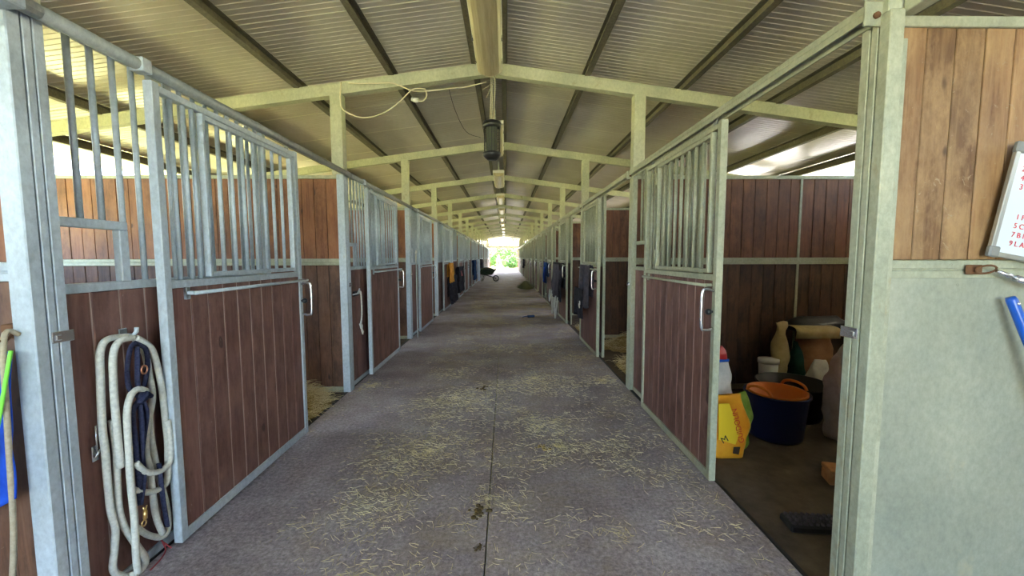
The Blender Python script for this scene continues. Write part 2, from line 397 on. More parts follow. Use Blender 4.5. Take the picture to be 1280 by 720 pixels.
# ------------------------------------------------------------------ outer walls of the building
def outer(x0, x1, name, sill, top, near):
    w_ = MB(); w_.box(x0, x1, -4.6, 43.6, -.05, sill); w_.box(x0, x1, -4.6, 43.6, top, 2.6)
    for k in range(-2, NB + 1):
        y = YB(k); w_.box(x0, x1, y - .15, y + .15, sill, top)
    w_.box(x0, x1, *near, sill, top)  # unseen solid stretch, added to cut the light near the camera
    tag(w_.build(name, 'plaster'), kind='structure')
outer(-5.85, -5.75, 'wall_left', 1.55, 2.3, (-4.6, -.8))
outer(5.45, 5.55, 'wall_right', 1.95, 2.45, (-4.6, 7.6))  # unseen openings kept small and shut nearby to darken the right stalls
b = MB(); b.box(OUTL, -1.85, -4.72, -4.6, -.05, 3.0); b.box(1.5, OUTR, -4.72, -4.6, -.05, 3.0)
tag(b.build('wall_front', 'plaster'), kind='structure')  # unseen wall added behind the camera to hold back light in the passage
for k in range(-2, NB + 1):
    for x in (-5.80, 5.50):
        sd_ = 'left' if x < 0 else 'right'
        b = MB(); b.box(x - .045, x + .045, YB(k) - .05, YB(k) + .05, 2.6, zr(x) + .02)
        tag(b.build('eave_post', 'beam'), ('steel eave post on the %s outer wall, %s from the camera' % (sd_, ORD[k])) if k >= 0 else 'steel eave post on the %s outer wall behind the camera, %s frame back' % (sd_, ORD[-k - 1]), 'post', 'eave posts')
# far gable end
b = MB(); b.box(OUTL, -1.78, 43.62, 43.7, 0, 2.55); b.box(1.48, OUTR, 43.62, 43.7, 0, 2.55)
tag(b.build('wall_back', 'part_wood'), kind='structure')
b = MB(); b.box(-1.95, 1.6, 43.45, 43.68, 2.48, 2.70); tag(b.build('trim_3', 'beam'), kind='structure')
for x in (-1.74, 1.40):
    b = MB(); b.bbox(x - .1, x + .1, 43.5, 43.62, 0, 2.5, .01)
    tag(b.build('door_jamb', 'part_wood'), 'orange wooden jamb at the %s of the bright far doorway' % ('left' if x < 0 else 'right'), 'door jamb')

# ------------------------------------------------------------------ columns on both sides of the aisle
def column_tree(matname, lx):
    r = thing('steel_column', None, None)
    b = MB()                                             # lower column: three channels side by side
    b.box(lx, .055, -.050, .050, 0, 2.44)
    b.bbox(lx, .065, -.073, -.026, 0, 2.44, .004); b.bbox(lx + .01, .065, -.022, .008, 0, 2.44, .003); b.bbox(lx + .01, .065, .012, .050, 0, 2.44, .003)
    b.build('lower_channel', matname, r)
    b = MB(); b.bbox(-.065, .06, -.055, .055, 2.44, 3.31, .003); b.build('upper_tube', 'beam', r)
    b = MB(); b.bbox(-.075, .055, -.07, .065, 0, .012, .002); b.build('base_plate', 'rail', r)
    b = MB(); b.bbox(.065, .071, -.02, .062, 1.20, 1.245, .002); b.bbox(.071, .077, -.01, .012, 1.21, 1.232, .003)
    lp = b.build('latch_plate', 'chrome', r)
    return r
colL = column_tree('galv', -.015); colR = column_tree('galv_warm', .01)
firstL = firstR = True
for k in range(-1, NB + 1):
    for side, x, proto in (('left', XL, colL), ('right', XR, colR)):
        fresh = (side == 'left' and firstL) or (side == 'right' and firstR)
        o = proto if fresh else copy_tree(proto)
        if side == 'left': firstL = False
        else: firstR = False
        o.location = (x, YB(k), 0); o.rotation_euler = (0, 0, 0 if side == 'left' else PI)
        if side == 'right':
            o.rotation_euler = (0, 0, PI); o.scale = (1, -1, 1)
        lab = 'galvanised steel column on the %s side of the aisle, %s from the camera' % (side, ORD[k]) if k >= 0 else 'galvanised steel column on the %s, behind the camera' % side
        tag(o, lab, 'column', 'columns along the aisle')

# ------------------------------------------------------------------ partitions between the stalls
def plank_mesh(wd, h, th=.034, name='plank', m='door_wood', b=.0025):
    return MB().bbox(0, wd - .004, -th / 2, th / 2, 0, h, b).mesh(name, m)
def partition(k, side, detail):
    y = YB(k)
    lab = 'wooden partition between stalls on the %s side, %s from the camera' % (side, ORD[k])
    if k == 0: lab = 'near end wall of the %s stall row beside the passage' % side
    if k == 0 and side == 'right': lab = 'near end wall on the right, tan boards over a galvanised sheet'
    r = thing('stall_partition', lab, 'partition', (0, y, 0), 0, 'stall partitions')
    x0, x1 = (OUTL, XL - .018) if side == 'left' else (XR - .008, OUTR)
    mt = 'galv' if side == 'left' and k == 0 else 'galv_warm'
    top = MB(); top.bbox(x0, x1, -.028, .028, 2.40, 2.44, .003); top.build('top_rail', mt, r)
    mid = MB(); mid.bbox(x0, x1, -.028, .028, 1.445, 1.478, .003); mid.bbox(x0, x1, -.028, .028, 1.484, 1.518, .003)
    mid.box(x0, x1, -.02, .02, 1.47, 1.49); mid.build('middle_rail', mt, r)
    bt = MB(); bt.bbox(x0, x1, -.028, .028, -.01, .05, .003); bt.build('bottom_rail', mt, r)
    tan = (k == 0 and side == 'right')
    xe = x1 - .03 if side == 'left' else x0 + .03
    if tan:                                              # light steel frame strip beside the boards
        b = MB(); b.bbox(x0, x0 + .024, -.062, -.03, 0, 2.34, .003); b.build('edge_strip', 'galv_warm', r)
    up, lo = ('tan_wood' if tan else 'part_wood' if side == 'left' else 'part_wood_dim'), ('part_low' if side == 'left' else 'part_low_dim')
    div = -3.70 if side == 'left' else 3.345
    if not tan:
        b = MB(); b.bbox(div - .014, div + .014, -.026, .026, .05, 2.40, .003); b.build('divider', mt, r)
    wd = .115 if tan else .135
    if detail:
        mu = plank_mesh(wd, .882, m=up); ml = plank_mesh(wd, 1.393, m=lo)
        n = int((x1 - x0 - .03) / wd)
        for i in range(n):
            xx = x1 - (i + 1) * wd if side == 'left' else x0 + .026 + i * wd if tan else x0 + i * wd
            dy = R.uniform(-.002, .002)
            put(mu, 'plank', r, (xx, dy, 1.52))
            if not tan: put(ml, 'plank', r, (xx, -dy, .05))
        if tan:
            b = MB(); b.bbox(x0 + .02, x1, -.030, -.024, .0, 1.447, .001); b.box(x0 + .03, x1, -.02, .02, .05, 1.44); b.build('metal_sheet', 'sheet', r)
            sm = MB(); sm.lathe([(.0001, -.004), (.004, -.0035), (.005, 0)], 8); me = sm.mesh('screw', 'dark_iron')
            for z in (.18, .45, .72, .98, 1.24): put(me, 'screw', r, (x0 + .045, -.0305, z), (PI / 2, 0, 0))
            for xq in (.03, .32, .62, .92): 
                put(me, 'screw', r, (x0 + xq, -.0305, 1.42), (PI / 2, 0, 0)); put(me, 'screw', r, (x0 + xq - .03, -.0285, 1.50), (PI / 2, 0, 0))
    else:
        n = int((x1 - x0) / wd); a = MB(); c = MB()
        for i in range(n):
            xx = x1 - (i + 1) * wd if side == 'left' else x0 + i * wd
            a.box(xx, xx + wd - .005, -.017, .017, 1.52, 2.40); c.box(xx, xx + wd - .005, -.017, .017, .05, 1.44)
        tag(a.build('upper_planks', up, r), kind='stuff'); tag(c.build('lower_planks', lo, r), kind='stuff')
for k in range(NB + 1):
    for side in ('left', 'right'): partition(k, side, k <= 2)

# ------------------------------------------------------------------ stall fronts: fixed panel with feed hatch, sliding door
def bars(parent, ys, z0, z1, rad, m, merged, x=0):
    if merged:
        b = MB()
        for y in ys: b.tube([(x, y, z0), (x, y, z1)], rad, 6)
        tag(b.build('grille_bars', m, parent, True), kind='stuff')
    else:
        me = MB().tube([(0, 0, z0), (0, 0, z1)], rad, 8).mesh('bar', m, True)
        for y in ys: put(me, 'bar', parent, (x, y, 0))
def planks_y(parent, y0, y1, wd, z0, z1, m, merged, x=0, th=.03):
    n = max(1, round((y1 - y0) / wd)); wd = (y1 - y0) / n
    if merged:
        b = MB()
        for i in range(n): b.box(x - th / 2, x + th / 2, y0 + i * wd + .003, y0 + (i + 1) * wd - .003, z0, z1)
        tag(b.build('planks', m, parent), kind='stuff')
    else:
        me = MB().bbox(-th / 2, th / 2, .003, wd - .003, z0, z1, .004).mesh('plank', m)
        for i in range(n): put(me, 'plank', parent, (x + R.uniform(-.0015, .0015), y0 + i * wd, 0))
def make_panel(steel_m, merged):
    r = thing('stall_front_panel', None, None); W = 1.5
    b = MB(); b.bbox(-.02, .02, 0, W, .0, .05, .003); b.bbox(-.02, .02, 0, W, 1.385, 1.425, .003); b.bbox(-.015, .015, 0, W, 2.465, 2.487, .003)
    b.bbox(-.02, .02, W - .04, W, .05, 2.465, .003); b.build('frame', steel_m, r)
    planks_y(r, 0, W - .04, .135, .05, 1.385, 'door_wood', merged, 0)
    b = MB(); b.box(-.004, .011, .0, W - .04, .05, 1.385); b.build('backing_board', 'seam', r)
    b = MB(); b.bbox(-.018, .018, 0, .33, 1.665, 1.705, .003); b.bbox(-.018, .018, .285, .33, 1.425, 1.665, .003); b.build('hatch_frame', steel_m, r)
    bars(r, [.13, .225], 1.705, 2.466, .0125, steel_m, merged)
    bars(r, [.325 + .098 * i for i in range(0, 12)], 1.425, 2.466, .0125, steel_m, merged)
    return r
def make_door(steel_m, merged):
    r = thing('sliding_stall_door', None, None); W = 1.38; T = .0225
    b = MB()
    b.bbox(-T, T, 0, .045, .02, 2.40, .003); b.bbox(-T, T, W - .045, W, .02, 2.40, .003)
    b.bbox(-T + .002, T - .002, .045, W - .045, .02, .075, .003); b.bbox(-T + .002, T - .002, .045, W - .045, 1.375, 1.415, .003)
    b.bbox(-T + .002, T - .002, .045, W - .045, 2.355, 2.39, .003); b.build('frame', steel_m, r)
    planks_y(r, .045, W - .045, .132, .075, 1.375, 'door_wood', merged, -.002)
    b = MB(); b.box(-.006, .009, .04, W - .04, .07, 1.38); b.build('backing_board', 'seam', r)
    bars(r, [.13, .215, .275], 1.415, 2.355, .0125, steel_m, merged)
    g = MB(); g.bbox(-.006, .03, .315, .34, 1.425, 2.35, .003); g.bbox(-.006, .03, W - .125, W - .10, 1.425, 2.35, .003)
    g.bbox(-.004, .028, .34, W - .125, 1.425, 1.452, .003); g.bbox(-.004, .028, .34, W - .125, 2.32, 2.348, .003)
    gf = g.build('grille_gate', steel_m, r)
    bars(gf, [.34 + .114 * (i + 1) for i in range(7)], 1.452, 2.32, .0115, steel_m, merged, .012)
    h = MB()
    for z in (1.50, 2.18): h.tube([(.028, .312, z), (.028, .312, z + .1)], .011, 8)
    h.build('hinge', steel_m, r, True)
    h = MB(); h.tube(smooth_pts([(T, W - .02, 1.31), (.075, W - .02, 1.32), (.10, W - .02, 1.29), (.10, W - .02, 1.08), (.075, W - .02, 1.05), (T, W - .02, 1.06)], 4), .010, 8)
    h.build('pull_handle', 'chrome', r, True)
    h = MB(); h.sphere((.05, W - .03, 1.17), .022, 8); h.tube([(.01, W - .03, 1.17), (.05, W - .03, 1.17)], .008, 8); h.build('knob', 'black', r, True)
    h = MB(); h.tube([(.02, .14, 1.345), (.075, .14, 1.345)], .011, 8); h.tube([(.075, .125, 1.345), (.075, W - .02, 1.345)], .0105, 8)
    h.tube([(.02, W - .06, 1.345), (.075, W - .06, 1.345)], .011, 8); h.bbox(.0, .03, .125, .155, 1.31, 1.38, .003)
    h.build('rug_bar', steel_m, r, True)
    if not merged:
        rl = MB()
        for y in (.12, W - .12): rl.bbox(-.006, .006, y - .02, y + .02, 2.39, 2.44, .002)
        rl.build('roller_hanger', 'rail', r)
        d = MB(); d.tube([(0.0, .315, 1.425), (0, .315, 2.355)], .006, 6)
    return r
protos = {}
for side, sm_ in (('left', 'galv'), ('right', 'galv_warm')):
    for mg in (False, True): protos[side, mg] = [make_panel(sm_, mg), make_door(sm_, mg), 0]
DL = [.465, .56, .58, .75, 1.45, .6, 1.3, .7, 1.4, .6, 1.2, .8, 1.4, 1.0]    # door edge after its column, left side
DR = [1.0, 1.40, 1.50, 1.45, 1.5, .9, 1.48, 1.2, 1.5, 1.0, 1.45, 1.5, 1.2, 1.4]
for k in range(NB):
    for side in ('left', 'right'):
        pr = protos[side, k >= 2]; P_, D_, used = pr
        if used: P_ = copy_tree(P_); D_ = copy_tree(D_)
        pr[2] = 1
        y0 = YB(k)
        if side == 'left':
            P_.location = (-1.835, y0 + .06, 0); D_.location = (-1.745, y0 + DL[k], 0)
        else:
            P_.location = (1.48, y0 + 3 - .06, 0); P_.rotation_euler = (0, 0, PI)
            D_.location = (1.39, y0 + DR[k] + 1.38, 0); D_.rotation_euler = (0, 0, PI)
        nm = ORD[k]
        tag(P_, 'fixed stall front with bars and feed hatch, %s on the %s side' % (nm, side), 'stall front', 'fixed stall fronts')
        tag(D_, 'sliding stall door with red-brown boards and barred top, %s on the %s' % (nm, side), 'stall door', 'sliding stall doors')
        # overhead track
        tr = thing('door_track', '%s overhead door rail above the %s stall doors' % (nm, side), 'door rail', (0, y0, 0), 0, 'overhead door rails')
        b = MB(); xr = -1.735 if side == 'left' else 1.385
        if side == 'left':
            b.tube([(xr, .0, 2.447), (xr, 3.0, 2.447)], .029, 10); b.build('rail_tube', 'rail', tr, True)
            c = MB(); c.bbox(xr - .033, xr + .033, .40, .455, 2.414, 2.48, .004); c.build('rail_joint', 'galv', tr)
        else:
            b.bbox(xr - .022, xr + .028, -.02, 2.9, 2.452, 2.482, .003); b.box(xr + .018, xr + .026, -.02, 2.9, 2.41, 2.455); b.box(xr - .020, xr - .012, -.02, 2.9, 2.425, 2.455)
            b.build('rail_channel', 'galv_warm', tr)
            c = MB(); c.bbox(xr - .03, xr + .05, -.03, -.018, 2.40, 2.488, .003); c.build('end_bracket', 'galv_warm', tr)
            c = MB(); c.tube([(xr + .01, -.04, 2.435), (xr + .01, -.03, 2.435)], .012, 8); c.build('rusty_bolt', 'rust', tr, True)
# the rails that run on toward the camera at the passage
for side, x in (('left', -1.735), ('right', 1.50)):
    b = MB()
    if side == 'left': b.tube([(x, -1.4, 2.447), (x, 1.6, 2.447)], .029, 10)
    else: b.bbox(x - .03, x + .03, -1.4, 1.54, 2.43, 2.50, .004)
    tag(b.build('passage_rail', 'rail' if side == 'left' else 'beam', None), 'steel rail running overhead toward the camera on the %s' % side, 'rail')
b = MB(); b.bbox(-1.80, -1.69, 1.44, 1.53, 2.41, 2.50, .006); b.tube([(-1.76, 1.42, 2.40), (-1.76, 1.42, 2.52)], .012, 8)
b.tube([(-1.72, 1.43, 2.38), (-1.78, 1.50, 2.36)], .01, 8)
tag(b.build('rail_bracket', 'galv'), 'rusty bracket holding the overhead rail on the nearest left column', 'bracket')

# ------------------------------------------------------------------ straw, hay and dirt on the floor
def strands(name, pts, m, lmin=.012, lmax=.075, wd=.0010, lift=.003, up=0.):
    vs = []; fs = []
    for (x, y, z) in pts:
        a = R.uniform(0, 2 * PI); L = R.uniform(lmin, lmax) * R.uniform(.6, 1); bend = R.uniform(-.35, .35); w_ = wd * R.uniform(.7, 1.6)
        tilt = R.uniform(0, up); px, py, pz = x, y, z + R.uniform(.001, lift)
        n0 = len(vs)
        for i in range(4):
            aa = a + bend * (i - 1.5) / 1.5; dx, dy = math.cos(aa), math.sin(aa)
            vs.append((px - dy * w_, py + dx * w_, pz)); vs.append((px + dy * w_, py - dx * w_, pz)); vs.append((px, py, pz + w_ * 1.4))
            px += dx * L / 3; py += dy * L / 3; pz += L / 3 * tilt * (1 if i < 2 else -.6)
        for i in range(3):
            q = n0 + i * 3
            for u, v_ in ((0, 1), (1, 2), (2, 0)): fs.append((q + u, q + v_, q + 3 + v_, q + 3 + u))
    me = bpy.data.meshes.new(name); me.from_pydata(vs, [], fs); me.materials.append(M[m]); me.update()
    o = bpy.data.objects.new(name, me); COL.objects.link(o); return o
pts = []
while len(pts) < 17000:
    y = 1.0 + 17 * R.random() ** 1.9; x = R.uniform(-1.75, 1.38)
    d = noise.fractal(Vector((x * 1.5, y * 2.2, 3.3)), .8, 2.2, 4) + .32
    edge = min(1, max(.06, (x + 1.45) / .7)) * (1 if x < 1.2 else .8)
    band = (.9 if -1.1 < x < 1.0 else .55) * (.5 if y < 2.1 else 1)
    if R.random() < max(.035, d) ** 1.7 * edge * band * 1.5: pts.append((x, y, 0))
for (cx, cy_, r, n) in ((.36, 5.0, .5, 500), (.3, 3.55, .45, 260), (-.6, 3.1, .55, 700), (-.55, 4.3, .6, 600), (.45, 3.15, .2, 160), (-1.6, 4.75, .3, 250), (1.2, 4.9, .3, 250), (-.13, 2.45, .12, 70)):
    for i in range(n):
        a = R.uniform(0, 2 * PI); q = r * abs(R.gauss(0, .55)); pts.append((max(-1.7, min(1.36, cx + q * math.cos(a))), cy_ + q * math.sin(a), 0))
tag(strands('straw_litter', pts, 'straw'), 'loose pale straw scattered over the concrete aisle', 'straw', kind='stuff')
def mound(name, cx, cy_, rx, ry, h, n, label, m='straw_bed', m2='straw', seed=0, clip=None, cat='straw', lmax=.2):
    NN = 18; vs = []; fs = []; pt = []
    for i in range(NN + 1):
        for j in range(NN + 1):
            u, v_ = i / NN * 2 - 1, j / NN * 2 - 1; d = min(1, math.hypot(u, v_))
            x, y = cx + u * rx, cy_ + v_ * ry
            z = h * (.5 + .5 * math.cos(PI * d)) * (1 + .5 * noise.noise(Vector((x * 4, y * 4, seed)))) + .012 * noise.noise(Vector((x * 20, y * 20, seed)))
            vs.append((x, y, max(-.005, z) if d < .99 else -.02))
    for i in range(NN):
        for j in range(NN): q = i * (NN + 1) + j; fs.append((q, q + NN + 1, q + NN + 2, q + 1))
    me = bpy.data.meshes.new(name); me.from_pydata(vs, [], fs); me.materials.append(M[m])
    for p in me.polygons: p.use_smooth = True
    for i in range(n):
        a = R.uniform(0, 2 * PI); d = R.random() ** .5 * .98
        pt.append((cx + rx * d * math.cos(a), cy_ + ry * d * math.sin(a), h * (.5 + .5 * math.cos(PI * d)) * .95))
    o = strands(name, pt, m2, .05, lmax, .0018, .03, .6)
    base = bpy.data.objects.new('straw_base', me); COL.objects.link(base); base.parent = o
    tag(o, label, cat, kind='stuff'); return o
mound('straw_bed', -2.20, 4.02, .38, .50, .24, 2200, 'straw heaped inside the nearest left stall beside the open door')
mound('straw_bed', -3.9, 2.9, 1.1, 1.1, .12, 900, 'straw bedding deeper in the nearest left stall')
mound('straw_bed', 2.3, 5.45, .75, .75, .22, 2600, 'deep straw bedding inside the second right stall', seed=2)
mound('straw_bed', 2.6, 6.85, 1.0, .6, .35, 1500, 'straw bank against the back of the second right stall', seed=3)
mound('straw_bed', -2.6, 6.9, .7, .6, .10, 800, 'straw inside the second left stall', seed=4)
mound('straw_bed', 2.2, 8.6, .7, .6, .15, 700, 'straw inside the third right stall', seed=5)
mound('straw_bed', -2.4, 10.0, .55, .6, .10, 500, 'straw inside the third left stall', seed=6)
mound('hay_heap', 1.0, 20.2, .42, 1.3, .30, 900, 'dark green hay heap on the right of the aisle far down', m='hay', m2='hay', seed=7, cat='hay')
def clump(x, y, r, h, label, m='manure'):
    b = MB(); 
    for i in range(16):
        a = R.uniform(0, 6.28); q = 1.3 * r * R.random(); s_ = R.uniform(.14, .36) * r
        b.sphere((x + q * math.cos(a), y + q * math.sin(a), s_ * .3), s_, 5, 1, 1, h)
    o = b.build('manure_clump', m, None, True); tag(o, label, 'manure clump', kind='thing')
clump(-.165, 2.32, .055, .5, 'dark manure clump on the aisle floor at the centre joint, nearest')
clump(-.15, 2.03, .025, .4, 'small dark crumb of manure below the nearest clump')
clump(-.28, 4.62, .06, .35, 'brown manure clump beside the floor joint further on')
clump(.30, 3.15, .05, .4, 'yellow-brown straw clump right of the centre joint', 'straw_bed')

# ------------------------------------------------------------------ ceiling lamps, hanging cage, cable
CLIP = MB().bbox(-.006, .006, 0, .05, .02, .07, .002).mesh('clip', 'chrome')
def fixture(k):
    ye = 4.19 + 3.3 * k; L = 1.62
    r = thing('ceiling_lamp', 'cream tube lamp housing under the ridge, %s from the camera' % ORD[k], 'ceiling lamp', (-.15, ye - L, 3.36), 0, 'tube lamps under the ridge')
    b = MB(); n = 10; vs = []; fs = []
    pr = [(-.122, .05), (-.118, .012), (-.095, -.012), (-.05, -.03), (0, -.036), (.05, -.03), (.095, -.012), (.118, .012), (.122, .05)]
    m_ = len(pr)
    ys = [0, .03, L - .03, L]; sc = [.8, 1, 1, .8]
    for y, s_ in zip(ys, sc):
        for x, z in pr: vs.append((x * s_, y, z * s_ + .0))
    for i in range(3):
        for j in range(m_ - 1): fs.append((i * m_ + j, (i + 1) * m_ + j, (i + 1) * m_ + j + 1, i * m_ + j + 1))
    fs += [tuple(range(m_)), tuple(3 * m_ + j for j in range(m_))[::-1]]
    b.add(vs, fs); b.build('diffuser', 'diffuser', r)
    b = MB(); b.bbox(-.128, .128, -.01, L + .01, .045, .10, .004); b.build('housing', 'white_plastic', r)
    for x in (-.124, .124):
        for q in (.3, 1.0, 1.4): put(CLIP, 'clip', r, (x, q, 0))
    b = MB()
    for q in (.25, L - .25): b.box(-.012, .012, q, q + .03, .10, .33)
    b.build('hanger_strap', 'beam', r)
for k in range(12): fixture(k)
# black caged cylinder on strings
r = thing('hanging_lantern', 'black ribbed cylindrical lantern hanging from pale strings below the ridge', 'lantern', (-.145, 4.55, 2.60))
b = MB(); b.lathe([(.0001, .42), (.06, .42), (.098, .405), (.104, .37), (.10, .345), (.075, .34)], 20); b.build('cap', 'black', r, True)
b = MB(); b.lathe([(.0001, .0), (.05, .0), (.075, .02), (.098, .045), (.10, .075), (.08, .085)], 20); b.build('base', 'black', r, True)
b = MB(); b.lathe([(.062, .08), (.062, .345)], 16); b.build('tube', 'lantern_glass', r, True)
cm = MB().tube([(.083, 0, .075), (.083, 0, .35)], .0035, 5).mesh('cage_bar', 'black')
for i in range(16): put(cm, 'cage_bar', r, (0, 0, 0), (0, 0, 2 * PI * i / 16))
b = MB()
for z in (.14, .21, .28): b.tube([(.083 * math.cos(2 * PI * i / 16), .083 * math.sin(2 * PI * i / 16), z) for i in range(16)], .003, 5, True)
b.build('cage_ring', 'black', r)
b = MB(); b.tube([(-.02, 0, .42), (-.005, 0, .74), (-.01, -.02, 1.0)], .004, 5); b.tube([(.02, 0, .42), (.035, 0, .74), (.04, 0, 1.02)], .004, 5)
b.tube([(.0, 0, .42), (.01, 0, .9)], .004, 5); b.tube([(-.10, -.01, .74), (-.02, 0, .80), (.04, 0, .81)], .004, 5)
b.tube([(.01, 0, .80), (-.06, -.01, .66)], .004, 5)
b.build('string', 'cable', r)
cab = [(-1.75, 4.50, 3.12), (-1.757, 4.50, 3.31), (-1.67, 4.5, 3.391), (-1.4, 4.52, 3.385), (-1.20, 4.5, 3.375), (-1.05, 4.5, 3.30), (-.99, 4.5, 3.27)]
b = MB(); b.tube(smooth_pts([(-1.752, 4.50, 3.40), (-1.757, 4.48, 3.22), (-1.722, 4.48, 3.10), (-1.527, 4.48, 3.027), (-1.329, 4.48, 3.062), (-1.155, 4.48, 3.171), (-1.007, 4.48, 3.306), (-.93, 4.48, 3.33), (-.853, 4.48, 3.32), (-.84, 4.48, 3.25), (-.88, 4.48, 3.20), (-.93, 4.48, 3.205)], 6), .0075, 6)
b.tube(smooth_pts([(-1.67, 4.5, 3.391), (-1.4, 4.49, 3.385), (-1.219, 4.48, 3.387), (-1.10, 4.48, 3.35), (-.99, 4.47, 3.305), (-.85, 4.47, 3.30), (-.62, 4.47, 3.325), (-.4, 4.5, 3.36), (-.2, 4.52, 3.42)], 6), .0065, 6)
cb = tag(b.build('electric_cable', 'cable', None, True), 'cream electric cable looping from the left column toward the ridge', 'cable')
b = MB(); b.tube([(-.93, 4.48, 3.205), (-.975, 4.48, 3.215)], .026, 10); b.tube([(-.975, 4.48, 3.215), (-1.0, 4.48, 3.222)], .02, 10); b.build('bulb_socket', 'white_plastic', cb, True)
b = MB(); b.tube(smooth_pts([(-.60, 4.47, 3.33), (-.55, 4.6, 3.15), (-.45, 4.8, 2.98), (-.3, 5.1, 3.0)], 5), .003, 5)
tag(b.build('thin_wire', 'dark_iron'), 'thin dark wire drooping beside the black lantern', 'wire')

# ------------------------------------------------------------------ coiled rope and halter on the nearest left panel
ROPES = {
'r1': [(1.932,1.159),(1.828,1.171),(1.786,1.128),(1.776,1.018),(1.766,.78),(1.77,.68),(1.77,.515),(1.773,.396),(1.787,.302),(1.776,.207),(1.764,.113),(1.828,.033),(1.9,.012),(1.921,.05),(1.871,.172),(1.825,.293),(1.81,.406),(1.818,.657),(1.812,.80)],
'r2': [(1.922,1.158),(1.856,1.155),(1.82,1.104),(1.809,.968),(1.808,.796),(1.812,.576)],
'r3': [(1.949,.889),(1.904,.912),(1.866,.891),(1.843,.815),(1.837,.648),(1.835,.477),(1.839,.301),(1.833,.128),(1.838,.044)],
'r4': [(1.927,1.156),(2.003,1.087),(2.035,.967),(2.05,.84),(2.055,.703),(2.06,.598),(2.055,.508),(2.045,.394),(2.015,.365),(1.939,.38),(1.855,.444)],
'r5': [(2.05,.70),(2.062,.583),(2.055,.5),(2.035,.468),(1.976,.465),(1.91,.501),(1.86,.572)],
'r6': [(1.931,1.156),(1.981,1.065),(1.995,.954),(2.004,.834),(1.961,.696),(1.946,.595),(1.962,.486),(1.967,.354),(1.978,.225),(2.008,.116)],
'r7': [(1.997,.809),(1.992,.683),(2.01,.507),(2.035,.357),(2.06,.206),(2.058,.118),(2.021,.09),(1.942,.156),(1.876,.248)]}
rp = thing('coiled_rope', 'long cream rope hung in loops on the boards by the nearest left post', 'rope', (-1.78, 0, 0))
for i, (k, v_) in enumerate(ROPES.items()):
    b = MB(); off = {'r1': -.01, 'r2': .012, 'r3': .03, 'r4': .02, 'r5': .035, 'r6': .008, 'r7': -.006}[k]
    b.tube(smooth_pts([(off, y, z) for y, z in v_], 6), .0145, 8)
    b.build('rope_strand', 'rope', rp, True)
b = MB(); b.tube([(0, 1.835, .05), (.004, 1.838, .012)], [.013, .02], 8); b.build('rope_end', 'rope', rp, True)
hl = thing('halter', 'dark navy webbing halter hanging inside the cream rope coil', 'halter', (-1.765, 0, 0))
for v_ in ([(1.92,1.131),(1.888,1.114),(1.876,1.025),(1.876,.924),(1.919,.864)], [(1.92,1.131),(1.970,1.093),(1.968,1.005),(1.945,.897),(1.92,.863)], [(1.919,1.114),(1.908,1.023),(1.915,.935),(1.923,.862)],
           [(1.914,.865),(1.882,.8),(1.872,.632),(1.877,.497),(1.88,.354)], [(1.923,.862),(1.908,.719),(1.895,.487),(1.882,.352)], [(1.932,.859),(1.94,.776),(1.918,.608),(1.904,.482),(1.884,.351)], [(1.99,.50),(2.0,.312),(2.02,.146)]):
    b = MB(); b.tube(smooth_pts([(R.uniform(.0, .02), y, z) for y, z in v_], 5), .013, 8, flat=.55); b.build('strap', 'navy_web', hl, True)
b = MB(); b.sphere((.02, 1.924, .868), .032, 7, .6, 1, .8); b.tube([(.03, 1.89, .85), (.035, 1.93, .885), (.03, 1.955, .86)], .012, 8); b.build('knot', 'navy_web', hl, True)
b = MB(); b.tube([(.03, 1.93 + .016 * math.cos(a / 12 * 2 * PI), 1.0 + .02 * math.sin(a / 12 * 2 * PI)) for a in range(12)], .004, 6, True); b.build('ring', 'copper', hl, True)
b = MB(); b.tube([(.03, 1.872, .345), (.03, 1.880, .318)], .004, 6); b.tube([(.03, 1.89, .345), (.03, 1.880, .318)], .004, 6); b.tube([(.03, 1.879, .325), (.03, 1.877, .285)], .009, 8)
b.tube([(.03, 1.870 + .012 * math.cos(a / 12 * 2 * PI), .268 + .014 * math.sin(a / 12 * 2 * PI)) for a in range(12)], .0035, 6, True); b.build('snap', 'brass', hl, True)
b = MB(); b.tube([(-1.825, 1.925, 1.17), (-1.77, 1.925, 1.168), (-1.755, 1.925, 1.185), (-1.752, 1.925, 1.205)], .009, 8); b.bbox(-1.822, -1.815, 1.905, 1.945, 1.14, 1.2, .002)
tag(b.build('wall_hook', 'galv', None, True), 'steel hook holding the cream rope coil', 'hook')
b = MB(); b.tube(smooth_pts([(-1.80, 2.02, .09), (-1.79, 2.03, .04), (-1.785, 2.03, .006), (-1.76, 1.97, .005), (-1.75, 1.90, .005)], 5), .0035, 6)
b.tube(smooth_pts([(-1.80, 2.01, .09), (-1.79, 2.045, .03), (-1.77, 2.05, .006)], 5), .0035, 6)
tag(b.build('baling_twine', 'twine', None, True), 'red baling twine on the floor under the cream rope', 'twine')
r = thing('panel_latch', 'small chrome latch on the boards left of the rope coil', 'latch', (-1.815, 1.75, .67))
b = MB(); b.bbox(-.004, .004, -.015, .015, -.03, .04, .002); b.build('plate', 'chrome', r)
b = MB(); b.tube([(.01, .0, .0), (.012, .0, .13)], .004, 6); b.tube([(.012, -.012, -.01), (.012, .012, .02)], .006, 6); b.build('rod', 'chrome', r, True)

